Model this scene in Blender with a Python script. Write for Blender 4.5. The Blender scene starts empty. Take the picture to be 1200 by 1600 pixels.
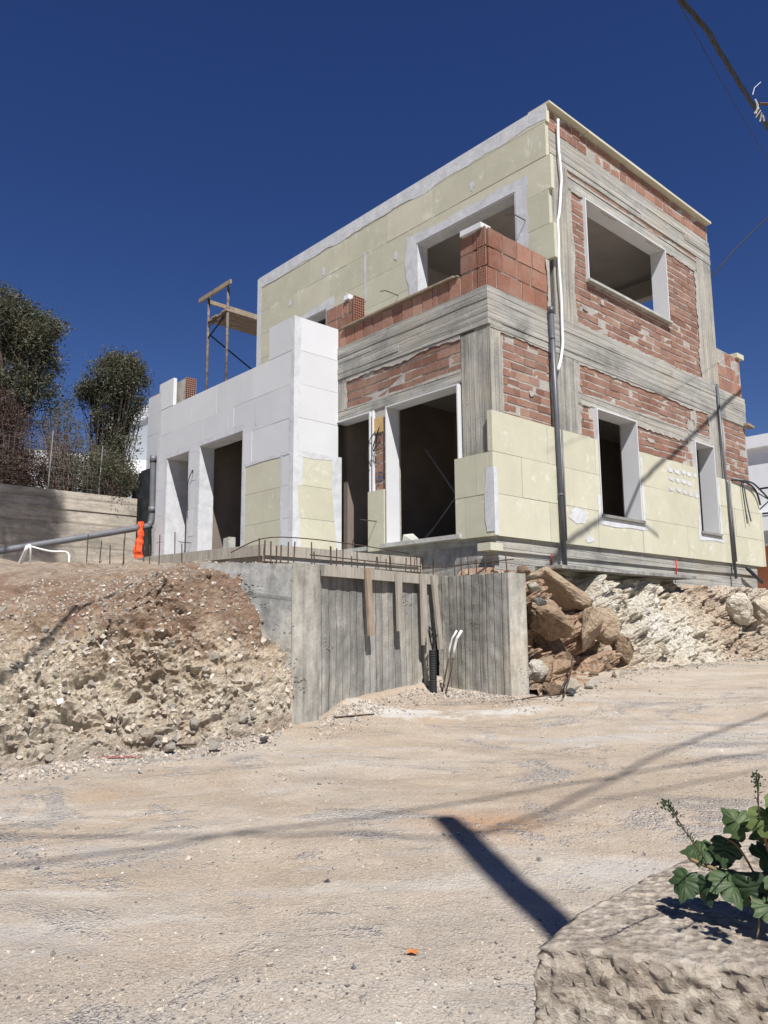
import bpy, bmesh, math, random
from mathutils import Vector, noise, Matrix
from math import sin, cos, pi, radians
random.seed(7)
SC = bpy.context.scene
COL = SC.collection
# ------------------------------------------------------------ camera, light, exposure
YAW = radians(42.26)
cam = bpy.data.cameras.new('camera'); camo = bpy.data.objects.new('camera', cam); COL.objects.link(camo)
camo.rotation_mode = 'QUATERNION'
_q = Matrix.Rotation(radians(90 + 8.653), 3, 'X') @ Matrix.Rotation(radians(-0.41), 3, 'Z')
camo.rotation_quaternion = _q.to_quaternion()
cam.sensor_fit = 'VERTICAL'; cam.sensor_height = 36.0; cam.lens = 36.0 * 1204.2 / 1600.0
cam.clip_start = 0.05; cam.clip_end = 3000
SC.camera = camo
SC.render.resolution_x = 768; SC.render.resolution_y = 1024
SUN = Vector((0.16517, -0.57322, 0.80258)).normalized()
w = bpy.data.worlds.new("World"); SC.world = w; w.use_nodes = True
nt = w.node_tree; bg = nt.nodes['Background']
sky = nt.nodes.new('ShaderNodeTexSky'); sky.sky_type = 'NISHITA'; sky.sun_disc = False
sky.sun_elevation = math.asin(SUN.z); sky.sun_rotation = math.atan2(SUN.x, SUN.y)
sky.altitude = 600; sky.air_density = 1.0; sky.dust_density = 0.0; sky.ozone_density = 3.0
hs = nt.nodes.new('ShaderNodeHueSaturation'); hs.inputs['Saturation'].default_value = 1.25; hs.inputs['Hue'].default_value = 0.520
nt.links.new(sky.outputs[0], hs.inputs['Color']); nt.links.new(hs.outputs[0], bg.inputs[0]); bg.inputs[1].default_value = 0.048
sl = bpy.data.lights.new('sun', 'SUN'); sl.energy = 5.0; sl.angle = radians(0.55); sl.color = (1.0, 0.965, 0.92)
so = bpy.data.objects.new('sun', sl); COL.objects.link(so)
so.rotation_mode = 'QUATERNION'; so.rotation_quaternion = SUN.to_track_quat('Z', 'Y')
SC.view_settings.view_transform = 'Standard'; SC.view_settings.look = 'None'
SC.view_settings.exposure = 0.5; SC.view_settings.gamma = 1.0
try: SC.cycles.max_bounces = 8; SC.cycles.diffuse_bounces = 4
except Exception: pass

# ------------------------------------------------------------ material helpers
class NB:
    def __init__(s, name, rough=0.9, spec=0.3):
        s.m = bpy.data.materials.new(name); s.m.use_nodes = True
        s.t = s.m.node_tree; s.N = s.t.nodes; s.b = s.N['Principled BSDF']
        s.b.inputs['Roughness'].default_value = rough
        s.b.inputs['Specular IOR Level'].default_value = spec
        s.tc = s.N.new('ShaderNodeTexCoord'); s.co = s.tc.outputs['Object']
    def L(s, a, b): s.t.links.new(a, b)
    def n(s, k, **kw):
        x = s.N.new(k)
        for a, v in kw.items(): setattr(x, a, v)
        return x
    def scale(s, v, vec=None):
        x = s.n('ShaderNodeVectorMath', operation='MULTIPLY'); s.L(vec or s.co, x.inputs[0]); x.inputs[1].default_value = v
        return x.outputs[0]
    def noise(s, sc, det=4, rough=0.55, vec=None, dist=0.0):
        x = s.n('ShaderNodeTexNoise'); s.L(vec or s.co, x.inputs['Vector'])
        x.inputs['Scale'].default_value = sc; x.inputs['Detail'].default_value = det
        x.inputs['Roughness'].default_value = rough; x.inputs['Distortion'].default_value = dist
        return x.outputs['Fac']
    def voro(s, sc, vec=None, feature='F1', out='Distance', rnd=1.0):
        x = s.n('ShaderNodeTexVoronoi', feature=feature); s.L(vec or s.co, x.inputs['Vector'])
        x.inputs['Scale'].default_value = sc; x.inputs['Randomness'].default_value = rnd
        return x.outputs[out]
    def ramp(s, f, stops, const=False):
        x = s.n('ShaderNodeValToRGB'); s.L(f, x.inputs[0]); e = x.color_ramp.elements
        if const: x.color_ramp.interpolation = 'CONSTANT'
        while len(e) < len(stops): e.new(0.5)
        for i, (p, c) in enumerate(stops):
            e[i].position = p
            if not hasattr(c, '__len__'): c = (c, c, c)
            e[i].color = (*c, 1)
        return x.outputs[0]
    def mix(s, f, a, b, mode='MIX'):
        x = s.n('ShaderNodeMix', data_type='RGBA', blend_type=mode)
        if hasattr(f, 'node'): s.L(f, x.inputs[0])
        else: x.inputs[0].default_value = f
        for v, i in ((a, 6), (b, 7)):
            if hasattr(v, 'node'): s.L(v, x.inputs[i])
            else: x.inputs[i].default_value = (*v, 1)
        return x.outputs[2]
    def math(s, op, a, b=None, clamp=False):
        x = s.n('ShaderNodeMath', operation=op); x.use_clamp = clamp
        for v, i in ((a, 0), (b, 1)):
            if v is None: continue
            if hasattr(v, 'node'): s.L(v, x.inputs[i])
            else: x.inputs[i].default_value = v
        return x.outputs[0]
    def attr(s, name, out='Fac'):
        x = s.n('ShaderNodeAttribute'); x.attribute_name = name; return x.outputs[out]
    def sep(s, v=None):
        x = s.n('ShaderNodeSeparateXYZ'); s.L(v or s.co, x.inputs[0]); return x.outputs
    def dot(s, d):
        x = s.n('ShaderNodeVectorMath', operation='DOT_PRODUCT'); s.L(s.co, x.inputs[0]); x.inputs[1].default_value = d
        return x.outputs['Value']
    def bump(s, h, dist=0.01, st=1.0, prev=None):
        x = s.n('ShaderNodeBump'); s.L(h, x.inputs['Height']); x.inputs['Distance'].default_value = dist
        x.inputs['Strength'].default_value = st
        if prev: s.L(prev, x.inputs['Normal'])
        return x.outputs[0]
    def done(s, color=None, normal=None):
        if color is not None:
            if hasattr(color, 'node'): s.L(color, s.b.inputs['Base Color'])
            else: s.b.inputs['Base Color'].default_value = (*color, 1)
        if normal is not None: s.L(normal, s.b.inputs['Normal'])
        return s.m

def mul(c, k): return tuple(x * k for x in c)

def plain(name, col, rough=0.7, var=0.12, sc=8, bump=0.002, bsc=60, spec=0.3, metal=0):
    b = NB(name, rough, spec); b.b.inputs['Metallic'].default_value = metal
    f = b.noise(sc, 5, 0.6)
    c = b.ramp(f, [(0.25, mul(col, 1 - var * 1.6)), (0.75, mul(col, 1 + var))])
    return b.done(c, b.bump(b.noise(bsc, 3), bump))

def concrete(name, direction, board=0.1, base=(0.30, 0.295, 0.275), stretch=(1, 1, 0.04), warm=(0.36, 0.33, 0.27)):
    """board marked concrete; seams every `board` metres along `direction`"""
    b = NB(name, 0.92, 0.2)
    d = b.dot(direction)
    wob = b.math('MULTIPLY', b.math('SUBTRACT', b.noise(1.3, 2), 0.5), 0.03)
    d = b.math('DIVIDE', b.math('ADD', d, wob), board)
    fr = b.math('FRACT', d); cell = b.math('FLOOR', d)
    wn = b.n('ShaderNodeTexWhiteNoise', noise_dimensions='1D'); b.L(cell, wn.inputs['W'])
    edge = b.math('ABSOLUTE', b.math('SUBTRACT', fr, 0.5))          # .5 at a seam
    seam = b.ramp(edge, [(0.42, 0.0), (0.5, 1.0)])
    big = b.noise(1.1, 5, 0.62)
    grain = b.noise(9, 6, 0.7, b.scale(stretch))
    spots = b.noise(34, 4, 0.7)
    c = b.ramp(big, [(0.30, mul(base, 0.62)), (0.48, base), (0.68, warm)])
    c = b.mix(0.8, c, b.ramp(grain, [(0.3, 0.26), (0.5, 0.5), (0.7, 0.75)]), 'OVERLAY')
    c = b.mix(0.22, c, b.ramp(wn.outputs[0], [(0, 0.3), (1, 0.68)]), 'OVERLAY')
    c = b.mix(0.35, c, b.ramp(spots, [(0.3, 0.3), (0.6, 0.6)]), 'OVERLAY')
    c = b.mix(b.math('MULTIPLY', seam, b.ramp(b.noise(3, 3), [(0.35, 0.05), (0.65, 0.55)])), c, mul(base, 0.42))
    # honeycombed patches
    hc = b.ramp(b.noise(1.9, 4, 0.65, b.scale((1, 1, 1.6))), [(0.60, 0.0), (0.67, 1.0)])
    pits = b.ramp(b.voro(38), [(0.1, 1.0), (0.42, 0.0)])
    hp = b.math('MULTIPLY', hc, pits)
    c = b.mix(b.math('MULTIPLY', hp, 0.6), c, mul(base, 0.38))
    # pale lime bloom
    bl = b.ramp(b.noise(2.7, 6, 0.75, b.scale((1, 1, 0.8))), [(0.56, 0.0), (0.72, 0.5)])
    c = b.mix(bl, c, (0.52, 0.5, 0.45))
    h = b.math('ADD', b.math('MULTIPLY', wn.outputs[0], 0.55), b.math('MULTIPLY', grain, 0.9))
    h = b.math('SUBTRACT', h, b.math('MULTIPLY', seam, 0.5))
    h = b.math('SUBTRACT', h, b.math('MULTIPLY', hp, 1.3))
    nn = b.bump(h, 0.012, 1.0)
    nn = b.bump(spots, 0.004, 0.8, nn)
    return b.done(c, nn)

M = {}
M['conc_h'] = concrete('concrete_board_horizontal', (0.02, 0.02, 1), 0.095, stretch=(0.06, 0.06, 1), base=(0.33, 0.325, 0.30))
M['conc_v'] = concrete('concrete_board_vertical', (1, 1, 0), 0.085, stretch=(1, 1, 0.05), base=(0.31, 0.30, 0.27), warm=(0.40, 0.37, 0.30))
M['conc_wa'] = concrete('concrete_cast_back', (0.61, 0.79, 0), 0.10, base=(0.27, 0.262, 0.24))
M['conc_wb'] = concrete('concrete_cast_side', (0.72, -0.69, 0), 0.10, base=(0.26, 0.25, 0.225))
M['conc_wc'] = concrete('concrete_cast_smooth', (0.1, 0.1, 1), 0.45, stretch=(1, 1, 0.5), base=(0.25, 0.25, 0.24))
M['conc_pier'] = concrete('concrete_cast_pier', (0.61, 0.79, 0), 0.33, stretch=(1, 1, 0.2), base=(0.33, 0.315, 0.28))
M['conc_left'] = concrete('concrete_garden_wall', (0, 0, 1), 0.5, stretch=(0.25, 0.25, 1), base=(0.36, 0.325, 0.275), warm=(0.42, 0.375, 0.31))

def mortar():
    b = NB('mortar', 0.95, 0.15)
    c = b.ramp(b.noise(3.5, 6, 0.7), [(0.3, (0.28, 0.265, 0.24)), (0.5, (0.39, 0.37, 0.335)), (0.75, (0.50, 0.475, 0.43))])
    return b.done(c, b.bump(b.noise(28, 6, 0.75), 0.02, 1.0))
M['mortar'] = mortar()

def brick(name, big=False):
    b = NB(name, 0.9, 0.2)
    t = b.attr('tone')
    if big: c = b.ramp(t, [(0.0, (0.19, 0.088, 0.060)), (0.5, (0.265, 0.128, 0.088)), (1.0, (0.36, 0.20, 0.145))])
    else: c = b.ramp(t, [(0.0, (0.165, 0.085, 0.062)), (0.35, (0.21, 0.108, 0.077)), (0.7, (0.25, 0.135, 0.097)), (1.0, (0.31, 0.19, 0.14))])
    c = b.mix(0.45, c, b.ramp(b.noise(16, 6, 0.7), [(0.3, 0.28), (0.7, 0.74)]), 'OVERLAY')
    ext = b.noise(1.0, 2, 0.5, b.scale((6, 6, 140)))
    # mortar dust and smears over the face
    k = 0.68 if not big else 0.64
    sm = b.math('MULTIPLY', b.ramp(b.noise(4.2, 7, 0.72, b.scale((1, 1, 1.7))), [(k, 0.0), (k + 0.09, 0.6)]),
                b.ramp(b.noise(38, 4, 0.7), [(0.35, 0.45), (0.6, 1.0)]))
    dust = b.ramp(b.noise(1.5, 5, 0.7), [(0.4, 0.0), (0.8, 0.42)])
    c = b.mix(dust, c, (0.40, 0.33, 0.28))
    c = b.mix(sm, c, (0.43, 0.405, 0.36))
    nn = b.bump(b.math('ADD', b.math('MULTIPLY', ext, 0.5), b.math('MULTIPLY', sm, 1.4)), 0.008, 1.0)
    nn = b.bump(b.noise(70, 3, 0.6), 0.003, 0.8, nn)
    return b.done(c, nn)
M['brick'] = brick('brick_small'); M['bigbrick'] = brick('brick_block', True)

def xps():
    b = NB('yellow_insulation', 0.8, 0.25)
    t = b.attr('tone')
    c = b.ramp(t, [(0, (0.475, 0.462, 0.355)), (0.5, (0.50, 0.485, 0.375)), (1, (0.525, 0.51, 0.40))])
    c = b.mix(0.25, c, b.ramp(b.noise(2.2, 5, 0.65), [(0.3, 0.35), (0.7, 0.62)]), 'OVERLAY')
    # trowel smears and rubbed glue
    a = b.ramp(b.noise(2.6, 8, 0.72, b.scale((1.0, 1.0, 1.3)), 0.8), [(0.54, 0.0), (0.66, 0.6)])
    f = b.ramp(b.noise(17, 6, 0.75, b.scale((1, 1, 0.6))), [(0.46, 0.05), (0.60, 1.0)])
    c = b.mix(b.math('MULTIPLY', a, f), c, (0.74, 0.74, 0.70))
    d = b.ramp(b.noise(5, 6, 0.7, b.scale((1, 1, 0.25))), [(0.62, 0.0), (0.78, 0.3)])
    c = b.mix(d, c, (0.42, 0.38, 0.27))
    return b.done(c, b.bump(b.noise(45, 4), 0.0025, 0.8))
M['xps'] = xps()

def eps():
    b = NB('white_insulation', 0.75, 0.25)
    t = b.attr('tone')
    c = b.ramp(t, [(0, (0.56, 0.57, 0.585)), (1, (0.61, 0.62, 0.635))])
    c = b.mix(0.22, c, b.ramp(b.noise(1.8, 6, 0.66), [(0.3, 0.36), (0.7, 0.6)]), 'OVERLAY')
    c = b.mix(b.ramp(b.noise(6, 6, 0.75, b.scale((1, 1, 0.3))), [(0.6, 0.0), (0.8, 0.35)]), c, (0.56, 0.54, 0.49))
    return b.done(c, b.bump(b.noise(120, 2), 0.002, 0.7))
M['eps'] = eps()
def plaster():
    b = NB('white_base_coat', 0.85, 0.2)
    f = b.noise(5, 8, 0.72, None, 0.5)
    c = b.ramp(f, [(0.3, (0.43, 0.44, 0.455)), (0.55, (0.56, 0.57, 0.59)), (0.75, (0.66, 0.665, 0.68))])
    return b.done(c, b.bump(b.noise(18, 6, 0.7), 0.006, 0.8))
M['plaster'] = plaster()
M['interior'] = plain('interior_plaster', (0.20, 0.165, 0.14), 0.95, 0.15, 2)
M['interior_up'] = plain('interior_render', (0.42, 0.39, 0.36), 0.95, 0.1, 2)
M['ceiling'] = plain('ceiling_plaster', (0.34, 0.31, 0.28), 0.95, 0.1, 2)
M['lime'] = plain('lime_screed', (0.42, 0.42, 0.39), 0.9, 0.25, 5, 0.006, 30)
M['pvc'] = plain('grey_pvc', (0.09, 0.095, 0.11), 0.42, 0.12, 5, 0.0005, 60, 0.5)
M['pvc_lt'] = plain('pale_grey_pvc', (0.145, 0.15, 0.165), 0.45, 0.15, 6, 0.0005, 60, 0.5)
M['whiteplastic'] = plain('white_plastic', (0.78, 0.78, 0.77), 0.5, 0.06, 20, 0.002, 80)
M['cable'] = plain('black_cable', (0.018, 0.018, 0.02), 0.5, 0.2, 10)
M['rust'] = plain('rusty_steel', (0.085, 0.055, 0.042), 0.85, 0.35, 25, 0.001, 200)
M['scaf'] = plain('scaffold_steel', (0.15, 0.12, 0.10), 0.75, 0.5, 9, 0.001, 90)
M['dark'] = plain('hole_shade_dark', (0.03, 0.014, 0.01), 0.95)  # dark colour stands in for the shade inside holes
M['redpipe'] = plain('red_conduit', (0.45, 0.02, 0.025), 0.5)
M['blueconduit'] = plain('dark_conduit', (0.03, 0.036, 0.045), 0.5)
M['membrane'] = plain('black_membrane', (0.035, 0.04, 0.043), 0.55, 0.5, 4, 0.012, 14, 0.4)
M['orange'] = plain('orange_mesh', (0.78, 0.10, 0.03), 0.6, 0.25, 30, 0.01, 40)
M['rubber'] = plain('corrugated_black', (0.022, 0.022, 0.024), 0.6, 0.3, 20)

def wood(name, a, bb):
    b = NB(name, 0.85, 0.2)
    f = b.noise(7, 7, 0.7, b.scale((1, 1, 0.25)), 0.6); g = b.noise(60, 4, 0.7, b.scale((1, 1, 0.08)))
    c = b.mix(0.5, b.ramp(f, [(0.3, a), (0.7, bb)]), b.ramp(g, [(0.3, 0.25), (0.7, 0.75)]), 'OVERLAY')
    return b.done(c, b.bump(g, 0.003))
M['wood'] = wood('weathered_timber', (0.20, 0.155, 0.11), (0.36, 0.29, 0.22))
M['woodgrey'] = wood('cement_stained_timber', (0.26, 0.235, 0.20), (0.40, 0.365, 0.31))

def road():
    b = NB('dirt_road', 0.95, 0.15)
    p = b.scale((0.75, 1.25, 1))
    big = b.noise(0.55, 6, 0.62, p, 0.9)
    mid = b.noise(2.4, 7, 0.7, p, 0.6)
    c = b.ramp(big, [(0.3, (0.36, 0.285, 0.215)), (0.45, (0.41, 0.34, 0.265)), (0.56, (0.43, 0.375, 0.31)), (0.72, (0.455, 0.42, 0.37))])
    c = b.mix(0.42, c, b.ramp(mid, [(0.3, 0.33), (0.5, 0.5), (0.7, 0.68)]), 'OVERLAY')
    # clay-orange patches
    cl = b.ramp(b.noise(0.9, 5, 0.6, b.scale((1, 1.6, 1), b.co)), [(0.60, 0.0), (0.75, 0.5)])
    c = b.mix(cl, c, (0.43, 0.285, 0.175))
    vd = b.n('ShaderNodeVectorMath', operation='DISTANCE'); b.L(b.scale((1, 1.5, 0)), vd.inputs[0]); vd.inputs[1].default_value = (.50, 4.42 * 1.5, 0)
    oc = b.ramp(b.math('ADD', vd.outputs['Value'], b.math('MULTIPLY', b.noise(3, 4), .5)), [(0.30, 0.6), (0.75, 0.0)])
    c = b.mix(oc, c, (0.45, 0.25, 0.13))
    # exposed blue-grey gravel
    gm = b.ramp(b.noise(0.85, 6, 0.66, b.scale((0.9, 1.7, 1)), 1.6), [(0.555, 0.0), (0.62, 1.0)])
    gv = b.voro(55, None, 'F1', 'Color'); gs = b.n('ShaderNodeSeparateColor'); b.L(gv, gs.inputs[0])
    gc = b.ramp(gs.outputs[0], [(0.0, (0.16, 0.16, 0.175)), (0.45, (0.33, 0.325, 0.32)), (1.0, (0.52, 0.50, 0.47))])
    c = b.mix(b.math('MULTIPLY', gm, 0.5), c, gc)
    # fine grit everywhere
    vs = b.n('ShaderNodeSeparateColor'); b.L(b.voro(130, None, 'F1', 'Color'), vs.inputs[0])
    c = b.mix(0.5, c, b.ramp(vs.outputs[1], [(0.0, 0.3), (0.12, 0.45), (0.8, 0.52), (1.0, 0.72)]), 'OVERLAY')
    # pale stone dust by the foot of the recess
    x, y, z = b.sep()
    m1 = b.math('ABSOLUTE', b.math('SUBTRACT', y, 7.35)); 
    m1 = b.ramp(b.math('ADD', m1, b.math('MULTIPLY', b.noise(1.6, 5, 0.7), 1.6)), [(0.85, 1.0), (1.5, 0.0)])
    m2 = b.ramp(b.math('ABSOLUTE', b.math('SUBTRACT', x, 0.6)), [(0.75, 1.0), (1.7, 0.0)])
    c = b.mix(b.math('MULTIPLY', b.math('MULTIPLY', m1, m2), 0.8), c, (0.55, 0.535, 0.49))
    # soft dark tyre streaks running across
    mp = b.n('ShaderNodeMapping'); mp.inputs['Rotation'].default_value = (0, 0, radians(-24)); mp.inputs['Scale'].default_value = (0.28, 1.7, 1); b.L(b.co, mp.inputs['Vector'])
    tn = b.noise(1.0, 5, 0.62, mp.outputs[0], 0.9)
    c = b.mix(b.ramp(tn, [(0.56, 0.0), (0.66, 0.42)]), c, (0.30, 0.235, 0.175))
    c = b.mix(b.ramp(tn, [(0.34, 0.55), (0.44, 0.0)]), c, (0.53, 0.50, 0.45))
    tg = b.noise(1.3, 6, 0.66, b.scale((1.0, 1.0, 1.0), mp.outputs[0]), 1.5)
    c = b.mix(b.ramp(tg, [(0.57, 0.0), (0.65, 0.5)]), c, (0.40, 0.385, 0.37))
    h = b.math('ADD', b.noise(45, 6, 0.75), b.math('MULTIPLY', b.voro(75), b.math('ADD', b.math('MULTIPLY', gm, 0.9), 0.35)))
    nn = b.bump(h, 0.016, 1.0)
    nn = b.bump(b.noise(6, 5, 0.6), 0.03, 0.6, nn)
    return b.done(c, nn)
M['road'] = road()

def bank(name, side):
    b = NB(name, 0.95, 0.12)
    x, y, z = b.sep()
    zz = b.math('ADD', z, b.math('MULTIPLY', b.math('SUBTRACT', b.noise(1.4, 7, 0.7), 0.5), 1.35))
    if side == 'left':
        c = b.ramp(b.math('ADD', b.math('MULTIPLY', zz, 0.5), 0.5),
                   [(0.0, (0.34, 0.27, 0.21)), (0.08, (0.42, 0.36, 0.29)), (0.18, (0.60, 0.52, 0.41)), (0.36, (0.66, 0.57, 0.44)), (0.44, (0.48, 0.38, 0.28)),
                    (0.52, (0.29, 0.195, 0.135)), (0.72, (0.26, 0.175, 0.125)), (0.84, (0.35, 0.275, 0.21)), (1.0, (0.42, 0.355, 0.285))])
    else:
        xx = b.math('ADD', x, b.math('MULTIPLY', b.math('SUBTRACT', b.noise(1.1, 5, 0.65), 0.5), 1.6))
        c = b.ramp(b.math('DIVIDE', b.math('ADD', xx, 1.5), 8.0),
                   [(0.0, (0.42, 0.32, 0.23)), (0.10, (0.42, 0.30, 0.205)), (0.22, (0.39, 0.26, 0.18)), (0.30, (0.46, 0.34, 0.24)), (0.35, (0.50, 0.41, 0.31)),
                    (0.42, (0.66, 0.61, 0.51)), (0.50, (0.57, 0.49, 0.38)), (0.56, (0.68, 0.64, 0.55)), (0.66, (0.62, 0.55, 0.44)), (0.78, (0.46, 0.36, 0.27)), (1.0, (0.50, 0.43, 0.35))])
    if side == 'left': c = b.mix(b.ramp(b.noise(1.9, 6, 0.7, b.scale((1, 1, 1.8))), [(0.50, 0.0), (0.62, 0.75)]), c, (0.36, 0.27, 0.19))
    n1 = b.noise(7, 8, 0.75)
    c = b.mix(0.75, c, b.ramp(n1, [(0.30, 0.27), (0.5, 0.54), (0.70, 0.78)]), 'OVERLAY')
    v = b.n('ShaderNodeSeparateColor'); b.L(b.voro(26, None, 'F1', 'Color'), v.inputs[0])
    c = b.mix(b.ramp(v.outputs[0], [(0.90, 0.0), (0.94, 0.45)]), c, (0.52, 0.46, 0.38))
    c = b.mix(b.ramp(b.noise(2.3, 5, 0.7), [(0.66, 0.0), (0.74, 0.4)]), c, (0.36, 0.35, 0.32))
    h = b.math('ADD', b.noise(16, 9, 0.8), b.math('MULTIPLY', b.voro(22), 0.7))
    nn = b.bump(h, 0.05, 1.0)
    nn = b.bump(b.noise(90, 4, 0.7), 0.008, 1.0, nn)
    return b.done(c, nn)
M['bankL'] = bank('soil_left', 'left'); M['bankR'] = bank('soil_right', 'right')

def rock(name, a, bb, cc):
    b = NB(name, 0.92, 0.2)
    oi = b.n('ShaderNodeObjectInfo').outputs['Random']
    t = b.math('ADD', b.math('MULTIPLY', oi, 0.4), b.math('MULTIPLY', b.noise(3.5, 6, 0.65), 0.75))
    if 'pale' in name: t = b.math('ADD', t, 0.22)
    c = b.ramp(t, [(0.30, mul(a, .6)), (0.48, a), (0.62, bb), (0.85, cc)])
    c = b.mix(0.55, c, b.ramp(b.noise(20, 7, 0.75), [(0.3, 0.25), (0.7, 0.76)]), 'OVERLAY')
    nn = b.bump(b.math('ADD', b.noise(9, 9, 0.78), b.math('MULTIPLY', b.voro(5, None, 'DISTANCE_TO_EDGE'), -0.7)), 0.05, 1.0)
    return b.done(c, nn)
M['rock_pale'] = rock('pale_limestone', (0.42, 0.34, 0.26), (0.58, 0.51, 0.40), (0.68, 0.63, 0.53))
M['rock_brown'] = rock('ochre_rock', (0.27, 0.19, 0.13), (0.41, 0.30, 0.20), (0.50, 0.41, 0.30))
M['rock_grey'] = rock('grey_stone', (0.14, 0.14, 0.14), (0.27, 0.26, 0.25), (0.40, 0.38, 0.35))

def pebble():
    b = NB('pebbles', 0.9, 0.2)
    c = b.ramp(b.attr('tone'), [(0.0, (0.10, 0.10, 0.11)), (0.25, (0.24, 0.22, 0.20)), (0.55, (0.40, 0.345, 0.28)), (0.85, (0.46, 0.41, 0.345)), (1.0, (0.62, 0.58, 0.51))])
    return b.done(c, b.bump(b.noise(120, 3), 0.003))
M['pebble'] = pebble()

def parapet_mat():
    b = NB('rough_parapet_concrete', 0.95, 0.15)
    n1 = b.noise(9, 8, 0.72)
    c = b.ramp(n1, [(0.3, (0.40, 0.33, 0.26)), (0.5, (0.51, 0.44, 0.36)), (0.7, (0.60, 0.54, 0.46))])
    v = b.n('ShaderNodeSeparateColor'); b.L(b.voro(70, None, 'F1', 'Color'), v.inputs[0])
    c = b.mix(0.55, c, b.ramp(v.outputs[0], [(0, 0.28), (0.6, 0.5), (1, 0.75)]), 'OVERLAY')
    c = b.mix(b.ramp(b.noise(5, 4), [(0.55, 0), (0.75, 0.4)]), c, (0.50, 0.37, 0.24))
    h = b.math('ADD', b.noise(38, 8, 0.75), b.math('MULTIPLY', b.voro(45), 0.8))
    return b.done(c, b.bump(h, 0.02, 1.0))
M['parapet'] = parapet_mat()

def leafmat(name, stops, trans=0.25, rough=0.55):
    b = NB(name, rough, 0.3)
    c = b.ramp(b.attr('tone'), stops)
    b.L(c, b.b.inputs['Base Color'])
    tr = b.n('ShaderNodeBsdfTranslucent'); b.L(c, tr.inputs[0])
    mx = b.n('ShaderNodeMixShader'); mx.inputs[0].default_value = trans
    out = [x for x in b.N if x.type == 'OUTPUT_MATERIAL'][0]
    b.L(b.b.outputs[0], mx.inputs[1]); b.L(tr.outputs[0], mx.inputs[2]); b.L(mx.outputs[0], out.inputs[0])
    return b.m
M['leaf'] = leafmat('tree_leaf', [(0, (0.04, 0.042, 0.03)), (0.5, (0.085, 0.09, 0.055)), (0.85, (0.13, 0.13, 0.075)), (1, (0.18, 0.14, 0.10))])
M['leafdry'] = leafmat('dry_leaf', [(0, (0.045, 0.028, 0.026)), (0.6, (0.085, 0.052, 0.045)), (1, (0.15, 0.115, 0.075))])
M['bark'] = plain('bark', (0.10, 0.082, 0.068), 0.95, 0.4, 12, 0.01, 50)
M['twig'] = plain('dry_twig', (0.15, 0.105, 0.09), 0.95, 0.4, 4)
M['vine'] = leafmat('vine_leaf', [(0, (0.028, 0.050, 0.024)), (0.5, (0.055, 0.092, 0.035)), (1, (0.125, 0.165, 0.05))], 0.25, 0.5)
M['vinestem'] = plain('vine_stem', (0.22, 0.15, 0.08), 0.8)
M['whitehouse'] = plain('whitewash', (0.76, 0.77, 0.78), 0.85, 0.04, 2)
M['greywash'] = plain('pale_grey_render', (0.50, 0.52, 0.54), 0.85, 0.04, 2)
M['terracotta'] = plain('terracotta_render', (0.42, 0.16, 0.08), 0.85, 0.1, 2)
M['railing'] = plain('black_railing', (0.02, 0.02, 0.022), 0.5)
M['hill'] = plain('dry_hillside', (0.34, 0.28, 0.20), 0.95, 0.35, 1.2, 0.05, 6)
M['glass'] = plain('dark_glass_and_shade', (0.02, 0.025, 0.03), 0.1, 0.0)  # window glass, also the painted shade of the neighbour's opening
M['bluemark'] = plain('blue_chalk', (0.03, 0.12, 0.32), 0.9)
M['redpaint'] = plain('red_spray_paint', (0.30, 0.12, 0.10), 0.9, 0.4, 20)
M['fence'] = plain('fence_wire', (0.25, 0.25, 0.24), 0.6)
M['peach'] = plain('orange_leaf', (0.50, 0.17, 0.05), 0.8)
M['tan_block'] = plain('tan_filler', (0.50, 0.34, 0.16), 0.9, 0.15, 8)

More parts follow.
